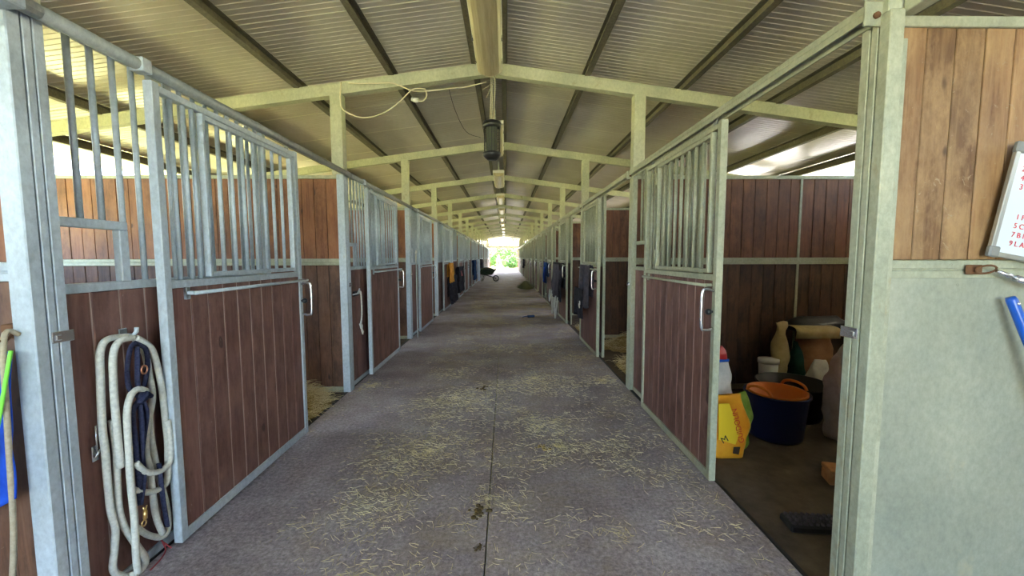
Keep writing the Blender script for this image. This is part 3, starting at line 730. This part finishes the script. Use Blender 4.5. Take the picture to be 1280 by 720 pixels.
# ------------------------------------------------------------------ cloth helper
def drape(b, path, y0, y1, amp=.012, freq=14, th=.008, seed=0, n=14, dirx=(0, 1, 0), taper=0.):
    """sheet following path (list of (offset, z)) swept along a direction, with folds and thickness"""
    P = smooth_pts([(p[0], 0, p[1]) for p in path], 4); m_ = len(P); vs = []; fs = []
    for s_ in (0, 1):
        for i, p in enumerate(P):
            for j in range(n + 1):
                t_ = j / n; tt = i / (m_ - 1)
                y = y0 + (y1 - y0) * t_; mid_ = (y0 + y1) / 2; y = mid_ + (y - mid_) * (1 - taper * tt) 
                f = amp * math.sin(freq * y + seed + 2 * noise.noise(Vector((y * 5, p.z * 4, seed)))) * (.3 + .7 * tt) + .6 * amp * noise.noise(Vector((y * 9, p.z * 8, seed)))
                zz = p.z + .02 * noise.noise(Vector((y * 6, 3, seed))) * tt
                x = p.x + f + (th if s_ else 0)
                vs.append((x, y, zz))
    K = m_ * (n + 1)
    for i in range(m_ - 1):
        for j in range(n):
            q = i * (n + 1) + j; a = (q, q + 1, q + n + 2, q + n + 1)
            fs.append(a[::-1]); fs.append(tuple(K + w_ for w_ in a))
    for i in range(m_ - 1):
        for j in (0, n): q = i * (n + 1) + j; fs.append((q, q + n + 1, K + q + n + 1, K + q))
    for j in range(n):
        for i in (0, m_ - 1): q = i * (n + 1) + j; fs.append((q, q + 1, K + q + 1, K + q))
    b.add(vs, fs)
def fixn(o):
    import bmesh
    bm = bmesh.new(); bm.from_mesh(o.data); bmesh.ops.recalc_face_normals(bm, faces=bm.faces); bm.to_mesh(o.data); bm.free(); return o
# blue cloth beside the nearest left post (hangs on the end wall, facing the camera)
b = MB(); drape(b, [(.0, 1.19), (.012, 1.0), (.02, .8), (.015, .62), (.02, .50)], -.28, .0, .012, 40, .006, 1)
o = b.build('blue_cloth', 'blue_cloth', None, True); o.rotation_euler = (0, 0, -PI / 2); o.location = (-1.828, 1.503, 0); fixn(o)
for v_ in o.data.vertices:            # lower edge slants up toward the post, as hung
    v_.co.z += max(0, (.9 - v_.co.z)) * .35 * (v_.co.y + .28) / .28
tag(o, 'bright blue cloth hanging left of the nearest left post', 'cloth')
b = MB(); b.tube(smooth_pts([(-1.825, 1.525, 1.25), (-1.827, 1.48, 1.24), (-1.833, 1.47, 0.9), (-1.85, 1.47, 0.5), (-1.895, 1.47, 0.2), (-1.945, 1.46, 0.01)], 6), .009, 8)
tag(b.build('beige_rope', 'rope_beige', None, True), 'thin beige rope hanging beside the blue cloth', 'rope')
b = MB(); b.tube(smooth_pts([(-1.793, 1.47, 1.2), (-1.815, 1.455, 1.05), (-1.85, 1.45, 0.9), (-1.915, 1.45, 0.7), (-1.965, 1.46, 0.5)], 6), .006, 8)
tag(b.build('green_rope', 'green_rope', None, True), 'neon green cord crossing over the blue cloth', 'cord')
b = MB(); b.bbox(-1.905, -1.858, 1.535, 1.575, 1.23, 1.285, .004); b.tube([(-1.865, 1.54, 1.25), (-1.84, 1.50, 1.235), (-1.83, 1.465, 1.235), (-1.83, 1.455, 1.26)], .006, 8)
tag(b.build('wall_hook', 'rust', None), 'rusty hook holding the beige rope at the far left', 'hook')

# ------------------------------------------------------------------ whiteboard, hook and broom on the near right end wall
r = thing('whiteboard', 'small whiteboard with red writing hung askew on the tan boards', 'whiteboard', (1.885, 1.555, 1.545)); r.rotation_euler = (0, math.radians(10.5), 0)
b = MB(); b.bbox(0, .60, -.008, .0, 0, .42, .002); b.build('board_surface', 'white_board', r)
b = MB(); b.bbox(-.008, .608, -.014, .002, -.008, .01, .002); b.bbox(-.008, .608, -.014, .002, .41, .428, .002); b.bbox(-.008, .01, -.014, .002, .01, .41, .002); b.bbox(.59, .608, -.014, .002, .01, .41, .002)
b.build('board_frame', 'alu', r)
cm = MB().bbox(-.012, .03, -.017, .003, -.012, .03, .005).mesh('corner_cap', 'corner_grey')
for p in ((0, 0, 0), (0, 0, .402), (.582, 0, 0), (.582, 0, .402)): put(cm, 'corner_cap', r, p)
def text(body, size, parent, loc, rot, m, ex=.0005, name='writing'):
    cu = bpy.data.curves.new(name, 'FONT'); cu.body = body; cu.size = size; cu.extrude = ex
    cu.materials.append(M[m]); t0_ = bpy.data.objects.new(name, cu); COL.objects.link(t0_); bpy.context.view_layer.update()
    me = bpy.data.meshes.new_from_object(t0_.evaluated_get(bpy.context.evaluated_depsgraph_get())); bpy.data.objects.remove(t0_)
    o = bpy.data.objects.new(name, me); COL.objects.link(o); o.parent = parent; o.location = loc; o.rotation_euler = rot; return o
for i, s_ in enumerate(('2 N A', '4 A R', '3 B O')): text(s_, .030, r, (.035 + .004 * i, -.009, .325 - .034 * i), (PI / 2, 0, .0), 'red_ink')
for i, s_ in enumerate(('1 F A', '5 C R', '7 B I', '9 L A')): text(s_, .028, r, (.062, -.009, .145 - .034 * i), (PI / 2, 0, 0), 'red_ink')
r = thing('snap_hook', 'worn snap hook on a rusty ring plate under the whiteboard', 'hook', (1.82, 1.565, 1.478))
b = MB(); b.bbox(-.01, .055, -.008, .0, -.016, .022, .003); b.build('rusty_plate', 'rust', r)
b = MB(); b.tube([(.05 + .04 * math.cos(a / 14 * 2 * PI), -.022 - .01 * math.sin(a / 14 * 2 * PI), .004 + .016 * math.sin(a / 14 * 2 * PI)) for a in range(14)], .004, 6, True); b.build('ring', 'rust', r, True)
b = MB(); b.tube([(.085, -.03, -.002), (.12, -.035, -.018), (.15, -.04, -.03)], [.007, .010, .008], 8); b.tube([(.15, -.04, -.03), (.23, -.04, -.055)], .014, 10); b.build('snap', 'chrome', r, True)
r = thing('broom', 'broom with a blue handle leaning on the galvanised sheet at the right edge', 'broom')
b = MB(); b.tube([(1.947, 1.52, 1.375), (1.951, 1.518, 1.365), (2.40, 1.36, .10)], [.014, .017, .017], 12); b.build('handle', 'handle_blue', r, True)
b = MB(); b.sphere((1.955, 1.499, 1.352), .006, 6); b.build('hanging_hole', 'chrome', r, True)
b = MB(); b.bbox(2.25, 2.56, 1.30, 1.37, .06, .11, .01); b.build('head', 'handle_blue', r)
b = MB()
for i in range(30): b.box(2.26 + i * .0098, 2.265 + i * .0098, 1.31, 1.36, .002, .06)
tag(b.build('bristles', 'black', r), kind='stuff')

# ------------------------------------------------------------------ feed store in the nearest right stall
def tub(name, label, cx, cy_, r0, r1, h, m, rim=.012, z=-.01, handles=True, hang=0.):
    r = thing(name, label, 'tub', (cx, cy_, z))
    b = MB(); b.lathe([(.0001, 0), (r0 * .96, 0), (r0, .02), (r1, h), (r1 + rim, h + .004), (r1 + rim, h - .015), (r1 - .006, h - .02), (r0 - .008, .025), (.0001, .02)], 32); b.build('tub_wall', m, r, True)
    if handles:
        for a in (hang, hang + PI):
            c, s_ = math.cos(a), math.sin(a)
            pth = [(r1 * c - .11 * s_ * q - 0 * c, r1 * s_ + .11 * c * q, h + .055 * (1 - q * q) ** .5 if abs(q) < 1 else h) for q in (-1, -.8, -.4, 0, .4, .8, 1)]
            hb = MB(); hb.tube(smooth_pts(pth, 3), .012, 8); hb.build('handle', m, r, True)
    return r
tub('navy_tub', 'round navy blue rubber tub holding the orange one', 2.33, 3.36, .205, .238, .385, 'navy', handles=False)
tub('orange_tub', 'orange flexible tub nested inside the navy tub', 2.33, 3.36, .17, .215, .375, 'orange', z=.012, hang=.35)
tub('black_tub', 'wide black rubber tub behind the navy tub', 2.78, 3.80, .25, .30, .33, 'black_rubber', handles=False)
def sack(name, label, cx, cy_, wd, dp, h, m, rz=0, top=.35, seed=0, peak=0., cat='sack', z=-.01, lean=(0, 0), bulge=.12, nn=28):
    r = thing(name, label, cat, (cx, cy_, z), rz); vs = []; fs = []; K = 18
    for i in range(K + 1):
        t_ = i / K
        s_ = (1 + bulge * math.sin(PI * min(1, t_ * 1.25))) * (1 if t_ < .7 else 1 - (1 - top) * ((t_ - .7) / .3) ** 1.4)
        dth = (1 + bulge * 1.4 * math.sin(PI * min(1, t_ * 1.2))) * (1 if t_ < .6 else 1 - .8 * ((t_ - .6) / .4) ** 1.2)
        if i == 0: s_ *= .94; dth *= .9
        for k in range(nn):
            a = 2 * PI * k / nn; c, s2 = math.cos(a), math.sin(a); e = .55
            x = math.copysign(abs(c) ** e, c) * wd / 2 * s_; y = math.copysign(abs(s2) ** e, s2) * dp / 2 * dth
            nz = noise.noise(Vector((x * 9, y * 9 + seed, t_ * h * 7)))
            x += nz * .034 + lean[0] * t_; y += noise.noise(Vector((x * 7 + 5, seed, t_ * h * 11))) * .032 + lean[1] * t_
            zz = t_ * h + (.035 * noise.noise(Vector((x * 16, seed, 2))) + peak * max(0, (x / wd)) if t_ > .75 else 0) * ((t_ - .75) / .25 if t_ > .75 else 0)
            vs.append((x, y, max(0, zz)))
    for i in range(K):
        for k in range(nn): fs.append((i * nn + k, i * nn + (k + 1) % nn, (i + 1) * nn + (k + 1) % nn, (i + 1) * nn + k))
    fs += [tuple(range(nn))[::-1], tuple(K * nn + k for k in range(nn))]
    b = MB(); b.add(vs, fs); b.build('sack_body', m, r, True); return r
s1 = sack('feed_sack', 'orange and yellow printed feed sack on the stall floor behind the right door', 1.72, 3.02, .27, .13, .48, 'sack_orange', 0, .62, 1, bulge=.03)
def print_patch(parent, pts, y, m, name='print'):
    b = MB(); n = len(pts); b.add([(x, y, z) for x, z in pts] + [(x, y + .004, z) for x, z in pts], [tuple(range(n)), tuple(n + i for i in range(n))[::-1]] + [(i, n + i, n + (i + 1) % n, (i + 1) % n) for i in range(n)])
    return fixn(b.build(name, m, parent))
print_patch(s1, [(-.11, .16), (.02, .12), (.05, .22), (-.04, .44), (-.12, .44)], -.083, 'sack_yellow')
print_patch(s1, [(.005, .05), (.05, .04), (.06, .10), (.01, .10)], -.081, 'sack_black')
text('GUIDOLIN', .058, s1, (.085, -.088, .14), (PI / 2, math.radians(-105), 0), 'sack_red', name='lettering')
text('M', .07, s1, (-.08, -.088, .13), (PI / 2, math.radians(-30), 0), 'sack_black', name='lettering')
sack('white_sack', 'white woven sack standing behind the orange feed sack', 1.73, 3.22, .23, .14, .70, 'sack_white', .1, .6, 4)
sack('lime_bag', 'lime green plastic bag squeezed beside the orange feed sack', 1.90, 3.14, .13, .09, .46, 'lime', .3, .4, 6, cat='bag')
o = sack('red_bag', 'small red and blue bag lying on top of the white sack', 1.735, 3.22, .12, .08, .11, 'red_cloth', .2, .5, 7, cat='bag', z=.685)
b = MB(); b.bbox(-.065, .065, -.052, .052, .0, .022, .004); b.build('blue_band', 'handle_blue', o)
sack('tall_sack', 'tall pinkish woven sack standing right of the black tub', 2.90, 3.32, .32, .20, .78, 'sack_pink', .25, .55, 9, .30, bulge=.05)
sack('cream_sack', 'tall cream paper sack standing beside the white bucket', 2.98, 4.28, .12, .14, .84, 'paper_cream', 0, 1.0, 11, bulge=.02)
sack('brown_sack', 'crumpled brown paper sack against the dark stall boards', 3.40, 4.36, .38, .20, .68, 'paper_brown', -.1, .8, 13)
sack('white_bag', 'pale plastic bag in front of the brown paper sack', 3.30, 4.12, .22, .14, .46, 'sack_white', .1, .5, 14, cat='bag')
sack('green_sack', 'dark green sack between the cream sack and the brown sack', 3.15, 4.27, .13, .13, .62, 'green_plastic', 0, .5, 15)
b = MB(); drape(b, [(-.05, .60), (-.06, .74), (-.02, .80), (.10, .82), (.20, .80)], -.25, .22, .012, 16, .012, 3)
o = fixn(b.build('paper_fold', 'paper_cream', None, True)); o.rotation_euler = (0, 0, PI / 2 + PI); o.location = (3.30, 4.30, -.01)
o.rotation_euler = (0, 0, PI / 2); o.location = (3.31, 4.24, .0)
for v_ in o.data.vertices: v_.co.z = .73 + (v_.co.z - .73) * .55
tag(o, 'cream paper strip folded over the top of the brown sack', 'paper')
b = MB(); vs = []
sack('black_bag', 'black plastic bag slumped over the brown sack top', 3.50, 4.44, .60, .20, .16, 'black', 0, .7, 17, cat='bag', z=.70)
r = thing('white_bucket', 'small white lidded bucket at the left of the cream sack', 'bucket', (2.84, 4.25, -.012))
b = MB(); b.lathe([(.0001, 0), (.075, 0), (.095, .42), (.0001, .42)], 20); b.build('bucket_wall', 'white_plastic', r, True)
b = MB(); b.lathe([(.098, .40), (.102, .40), (.102, .445), (.0001, .45)], 20); b.build('lid', 'white_plastic', r, True)
r = thing('wooden_block', 'small orange-brown wooden block on the stall floor near the right post', 'block', (2.30, 2.62, -.012), -.3)
b = MB(); b.bbox(-.10, .14, -.07, .07, .07, .105, .006); b.build('top_board', 'block_wood', r)
for x in (-.10, .06): b = MB(); b.bbox(x, x + .06, -.065, .065, 0, .07, .006); b.build('foot', 'block_wood', r)
r = thing('rubber_mat', 'black studded rubber grooming mat on the stall floor by the sill', 'mat', (1.82, 2.16, -.012), -.12)
b = MB(); b.bbox(-.22, .25, -.065, .065, 0, .045, .01); b.build('block', 'black_rubber', r)
cm = MB().lathe([(.011, 0), (.010, .010), (.0001, .012)], 8).mesh('stud', 'rug_grey', True)
for i in range(15):
    for j in range(4): put(cm, 'stud', r, (-.195 + i * .03, -.045 + j * .03, .045))

# ------------------------------------------------------------------ rugs, clothes and tools further down the aisle
def rug(name, label, xr, y0, y1, ztop, zf, zb, m, out, seed=0, amp=.02, cat='horse rug', strap=None):
    """folded over a rug bar: out=+1 the aisle is toward +X"""
    r = thing(name, label, cat)
    b = MB(); drape(b, [(xr - out * .035, zb), (xr - out * .04, (zb + ztop) / 2), (xr - out * .025, ztop), (xr, ztop + .02), (xr + out * .03, ztop), (xr + out * .045, (zf + ztop) / 2), (xr + out * .05, zf)], y0, y1, amp, 16, .012, seed, 18)
    fixn(b.build('rug_cloth', m, r, True)); return r
XR_ = 1.315
g = rug('horse_rug', 'dark grey rug over the bar of the second right door', XR_, 6.25, 7.05, 1.37, .72, .9, 'rug_grey', -1, 2)
b = MB(); drape(b, [(1.245, 1.0), (1.24, .8), (1.235, .52)], 6.55, 7.25, .02, 14, .012, 5); fixn(b.build('dark_lining', 'rug_black', g, True))
b = MB(); b.tube(smooth_pts([(1.22, 6.62, .80), (1.22, 6.60, .76), (1.22, 6.68, .74), (1.22, 6.62, .70)], 4), .022, 8, flat=.4); b.build('white_tag', 'white_plastic', g, True)
g = rug('horse_rug', 'dark rug with pale hanging straps on the third right door', XR_, 9.2, 10.8, 1.36, .50, .8, 'rug_black', -1, 7)
b = MB(); drape(b, [(1.25, 1.35), (1.24, 1.0), (1.20, .55)], 9.5, 10.6, .035, 9, .02, 9); fixn(b.build('front_layer', 'rug_grey', g, True))
for (ya, yb, z0, z1) in ((9.3, 9.65, .60, .08), (9.9, 10.25, .60, .12), (10.5, 10.9, .66, .35)):
    b = MB(); b.tube(smooth_pts([(1.20, ya, z0), (1.18, ya + .02, (z0 + z1) / 2), (1.17, (ya + yb) / 2, z1), (1.18, yb - .02, (z0 + z1) / 2), (1.20, yb, z0)], 5), .018, 6, flat=.4)
    b.build('strap', 'strap_white', g, True)
g = rug('blue_bag', 'blue bag hanging on the fourth right door', XR_, 12.6, 13.5, 1.33, .70, .9, 'denim', -1, 11, cat='bag')
b = MB(); drape(b, [(1.23, 1.2), (1.22, 1.0), (1.22, .75)], 12.8, 13.2, .03, 9, .02, 9); fixn(b.build('blue_front', 'blue_cloth', g, True))
g = rug('horse_rug', 'black rug bundle hanging far down the right side', XR_, 28.2, 29.4, 1.36, .75, .9, 'rug_black', -1, 13, .05)
g = rug('orange_jacket', 'orange cloth hanging on the left at the fourth stall', -1.67, 11.75, 12.7, 1.33, .78, .95, 'orange_cloth', 1, 3, .03, cat='jacket')
g = rug('horse_rug', 'black rug and straps hanging below the orange cloth', -1.68, 12.0, 13.4, .92, .12, .35, 'rug_black', 1, 21, .05)
g2 = rug('horse_rug', 'dark rug bundle on the left beyond the orange cloth', -1.66, 13.7, 15.4, 1.15, .30, .5, 'rug_black', 1, 22, .06)
b = MB(); drape(b, [(-1.60, 1.05), (-1.585, .95), (-1.58, .86)], 14.1, 14.6, .02, 9, .02, 9); fixn(b.build('pink_patch', 'twine', g2, True))
rug('navy_coat', 'dark blue coat hanging on the left before the wheelbarrow', -1.66, 20.6, 22.0, 1.33, .35, .6, 'denim', 1, 31, .05, cat='coat')
rug('pale_coat', 'long pale blue coat hanging on the left before the wheelbarrow', -1.53, 22.2, 22.9, 1.36, .22, .6, 'white_cloth', 1, 32, .05, cat='coat')
rug('horse_rug', 'black rug hanging on the left just behind the wheelbarrow', -1.64, 26.2, 28.0, 1.36, .55, .7, 'rug_black', 1, 33, .06)
# blue item on the floor
r = thing('hoof_brush', 'small dark blue hoof brush dropped on the aisle floor', 'brush', (.64, 10.15, 0), .3)
b = MB(); b.bbox(-.09, .09, -.05, .05, .02, .06, .012); b.build('brush_body', 'denim', r)
b = MB(); b.box(-.08, .08, -.04, .04, 0, .022); b.build('bristles', 'rug_black', r)
b = MB(); b.tube([(-.08, 0, .04), (-.17, .02, .03), (-.22, .03, .015)], .012, 8); b.build('handle', 'denim', r, True)
# lead rope and fork handle on the left
r = thing('lead_rope', 'white lead rope hanging from the latch of the second left stall front', 'rope', (-1.79, 4.86, 0))
b = MB(); b.tube(smooth_pts([(.04, -.02, 1.12), (.045, .02, 1.10), (.045, .03, .85), (.04, .0, .72), (.045, .04, .60)], 5), .010, 8); b.build('rope_strand', 'rope', r, True)
b = MB(); b.sphere((.045, .0, .70), .025, 6, .7, 1, 1.4); b.tube([(.045, -.05, .74), (.045, .06, .62)], .010, 6); b.build('knot', 'rope', r, True)
r = thing('stall_latch', 'dark bolt latch on the second left stall front above the lead rope', 'latch', (-1.81, 4.84, 1.10))
b = MB(); b.bbox(-.0, .02, -.05, .10, -.03, .03, .004); b.build('plate', 'dark_iron', r)
b = MB(); b.tube([(.03, -.12, 0), (.03, .12, 0)], .009, 8); b.tube([(.03, .02, 0), (.06, .02, .06)], .008, 8); b.build('bolt', 'galv', r, True)
r = thing('pitchfork', 'pale handled fork leaning on the third left column', 'fork', (-1.71, 7.68, 0))
b = MB(); b.tube([(.02, .0, 1.64), (.03, -.03, .0)], .012, 8); b.build('handle', 'strap_white', r, True)
b = MB(); b.tube([(.015, -.02, 1.60), (.02, 0, 1.66), (.02, .05, 1.62)], .015, 8); b.build('grip', 'white_plastic', r, True)

# wheelbarrow
r = thing('wheelbarrow', 'dark green wheelbarrow heaped with hay on the left near the far door', 'wheelbarrow', (-1.16, 25.4, 0), -.12)
b = MB(); T0, T1 = .30, .47
top = [(-.60, -.34, .74), (.62, -.34, .80), (.62, .34, .80), (-.60, .34, .74)]; bot = [(-.32, -.22, .42), (.30, -.22, .42), (.30, .22, .42), (-.32, .22, .42)]
def loft(a, c, th=.02):
    b = MB(); inn = [(x * .95, y * .94, z) for x, y, z in a]; ib = [(x * .95, y * .92, z + th) for x, y, z in c]
    b.add(list(a) + list(c) + inn + ib, [(i, (i + 1) % 4, 4 + (i + 1) % 4, 4 + i) for i in range(4)] + [(7, 6, 5, 4)] + [(8 + i, 12 + i, 12 + (i + 1) % 4, 8 + (i + 1) % 4) for i in range(4)] + [(12, 13, 14, 15)] + [(i, 8 + i, 8 + (i + 1) % 4, (i + 1) % 4) for i in range(4)])
    return b
fixn(loft(top, bot).build('tray', 'barrow', r))
for s_ in (-1, 1):
    b = MB(); b.tube(smooth_pts([(-.95, s_ * .28, .70), (-.5, s_ * .25, .50), (0, s_ * .20, .38), (.52, s_ * .07, .22)], 4), .02, 8); b.build('handle_bar', 'dark_iron', r, True)
    b = MB(); b.tube([(-.25, s_ * .22, .42), (-.32, s_ * .24, .0)], .016, 8); b.tube([(-.32, s_ * .24, .0), (-.12, s_ * .22, .40)], .012, 8); b.build('leg', 'dark_iron', r, True)
b = MB(); b.tube([(.55 + .17 * math.cos(a / 20 * 2 * PI), 0, .20 + .17 * math.sin(a / 20 * 2 * PI)) for a in range(20)], .033, 8, True); b.tube([(.55, -.06, .20), (.55, .06, .20)], .03, 8)
for a in range(6): b.tube([(.55, 0, .20), (.55 + .16 * math.cos(a * PI / 3), 0, .20 + .16 * math.sin(a * PI / 3))], .008, 5)
b.build('wheel', 'black_rubber', r, True)
b = MB(); b.sphere((0, 0, .72), .30, 8, 1.55, .9, .55); b.build('hay_load', 'hay', r, True)

# horse beyond the far doorway, seen from behind
def horse():
    V = []; Rr = []; E_ = []
    def chain(pts, rad, root=None):
        prev = root
        for p, q in zip(pts, rad):
            V.append(p); Rr.append(q); i = len(V) - 1
            if prev is not None: E_.append((prev, i))
            prev = i
        return prev
    chain([(0, 0, 1.22)], [.28])
    ch = chain([(0, .45, 1.16), (0, .85, 1.20)], [.27, .25], 0)
    nk = chain([(0, 1.15, 1.48), (0, 1.38, 1.72)], [.15, .11], ch); chain([(0, 1.60, 1.62), (0, 1.78, 1.45)], [.085, .055], nk)
    for s_ in (-1, 1):
        chain([(s_ * .15, -.08, 1.0), (s_ * .16, -.02, .78), (s_ * .15, -.20, .52), (s_ * .14, -.14, .12), (s_ * .14, -.10, .03)], [.18, .12, .06, .045, .06], 0)
        chain([(s_ * .13, .82, .92), (s_ * .13, .84, .55), (s_ * .13, .83, .12), (s_ * .13, .87, .03)], [.12, .065, .042, .06], ch)
    me = bpy.data.meshes.new('horse'); me.from_pydata(V, E_, []); me.materials.append(M['horse'])
    o = bpy.data.objects.new('horse', me); COL.objects.link(o)
    sk = o.modifiers.new('skin', 'SKIN'); sb = o.modifiers.new('sub', 'SUBSURF'); sb.levels = 2; sb.render_levels = 2
    for i, q in enumerate(Rr): me.skin_vertices[0].data[i].radius = (q, q)
    me.skin_vertices[0].data[0].use_root = True
    o.location = (-.93, 53.5, -.02); tag(o, 'chestnut horse seen from behind, standing outside the far doorway', 'horse')
    b = MB(); b.tube(smooth_pts([(0, -.26, 1.32), (0, -.36, 1.1), (0, -.36, .8), (0, -.33, .5)], 4), [.03] * 4 + [.05] * 5 + [.06] * 3 + [.01], 8); b.build('tail', 'horse_dark', o, True)
    for s_ in (-1, 1): b = MB(); b.tube([(s_ * .06, 1.38, 1.82), (s_ * .075, 1.38, 1.95)], [.03, .006], 6); b.build('ear', 'horse', o, True)
    b = MB(); b.tube(smooth_pts([(0, 1.0, 1.62), (0, 1.2, 1.76), (0, 1.36, 1.88)], 3), .04, 6); b.build('mane', 'horse_dark', o, True)
horse()

# trees and bushes beyond the far doorway
def leaves(n, rx, rz_, seed):
    q = random.Random(seed); vs = []; fs = []
    cl = [(q.gauss(0, .5), q.gauss(0, .5), q.gauss(0, .5)) for _ in range(26)]
    for i in range(n):
        c = q.choice(cl); p = Vector((c[0] + q.gauss(0, .2), c[1] + q.gauss(0, .2), c[2] + q.gauss(0, .2)))
        if p.length > 1.15: p *= 1.15 / p.length
        P = Vector((p.x * rx, p.y * rx, p.z * rz_)); a = Vector((q.gauss(0, 1), q.gauss(0, 1), q.gauss(0, 1))).normalized(); b_ = a.orthogonal().normalized(); s_ = q.uniform(.10, .20)
        k = len(vs); vs += [P - a * s_, P + b_ * s_ * .6, P + a * s_, P - b_ * s_ * .6]; fs.append((k, k + 1, k + 2, k + 3))
    me = bpy.data.meshes.new('foliage'); me.from_pydata(vs, [], fs); me.materials.append(M['leaf']); return me
LV = [leaves(4200, 2.6, 2.6, 1), leaves(4200, 2.4, 3.0, 2), leaves(2200, 1.3, .9, 3)]
TR = [(-6.8, 66, 1.9, 0), (-3.4, 70, 2.0, 1), (.6, 68, 1.7, 0), (4.4, 72, 2.0, 1), (8.0, 67, 1.9, 0), (-11, 74, 2.2, 1), (12, 73, 2.2, 0)]
for i, (x, y, z, v_) in enumerate(TR):
    r = thing('tree', 'green leafy tree beyond the far doorway, %s from the left' % ORD[[2, 1, 3, 4, 5, 0, 6][i] if i in (0, 5) else i + 0], 'tree', (x, y, -.06), 0, 'trees beyond the doorway')
    o = put(LV[v_], 'foliage', r, (0, 0, z)); b = MB(); b.tube([(0, 0, 0), (.1, 0, z * .5), (0, .1, z)], [.2, .15, .08], 8); b.build('trunk', 'bark', r, True)
order = sorted(range(len(TR)), key=lambda i: TR[i][0])
for n_, i in enumerate(order):
    t_ = [o for o in bpy.data.objects if o.name.split('.')[0] == 'tree' and abs(o.location.x - TR[i][0]) < .01][0]
    t_['label'] = 'green leafy tree beyond the far doorway, %s from the left' % ORD[n_]
for n_, (x, y) in enumerate(((-2.6, 60), (.9, 58.5), (3.6, 61), (-5.6, 59))):
    r = thing('bush', 'pale green bush outside the far doorway, %s' % ('left of the horse', 'just right of the horse', 'furthest right', 'furthest left')[n_], 'bush', (x, y, -.06), n_, 'bushes beyond the doorway')
    put(LV[2], 'foliage', r, (0, 0, .95)); b = MB(); b.tube([(0, 0, 0), (0, .05, .8)], [.06, .03], 6); b.build('stem', 'bark', r, True)
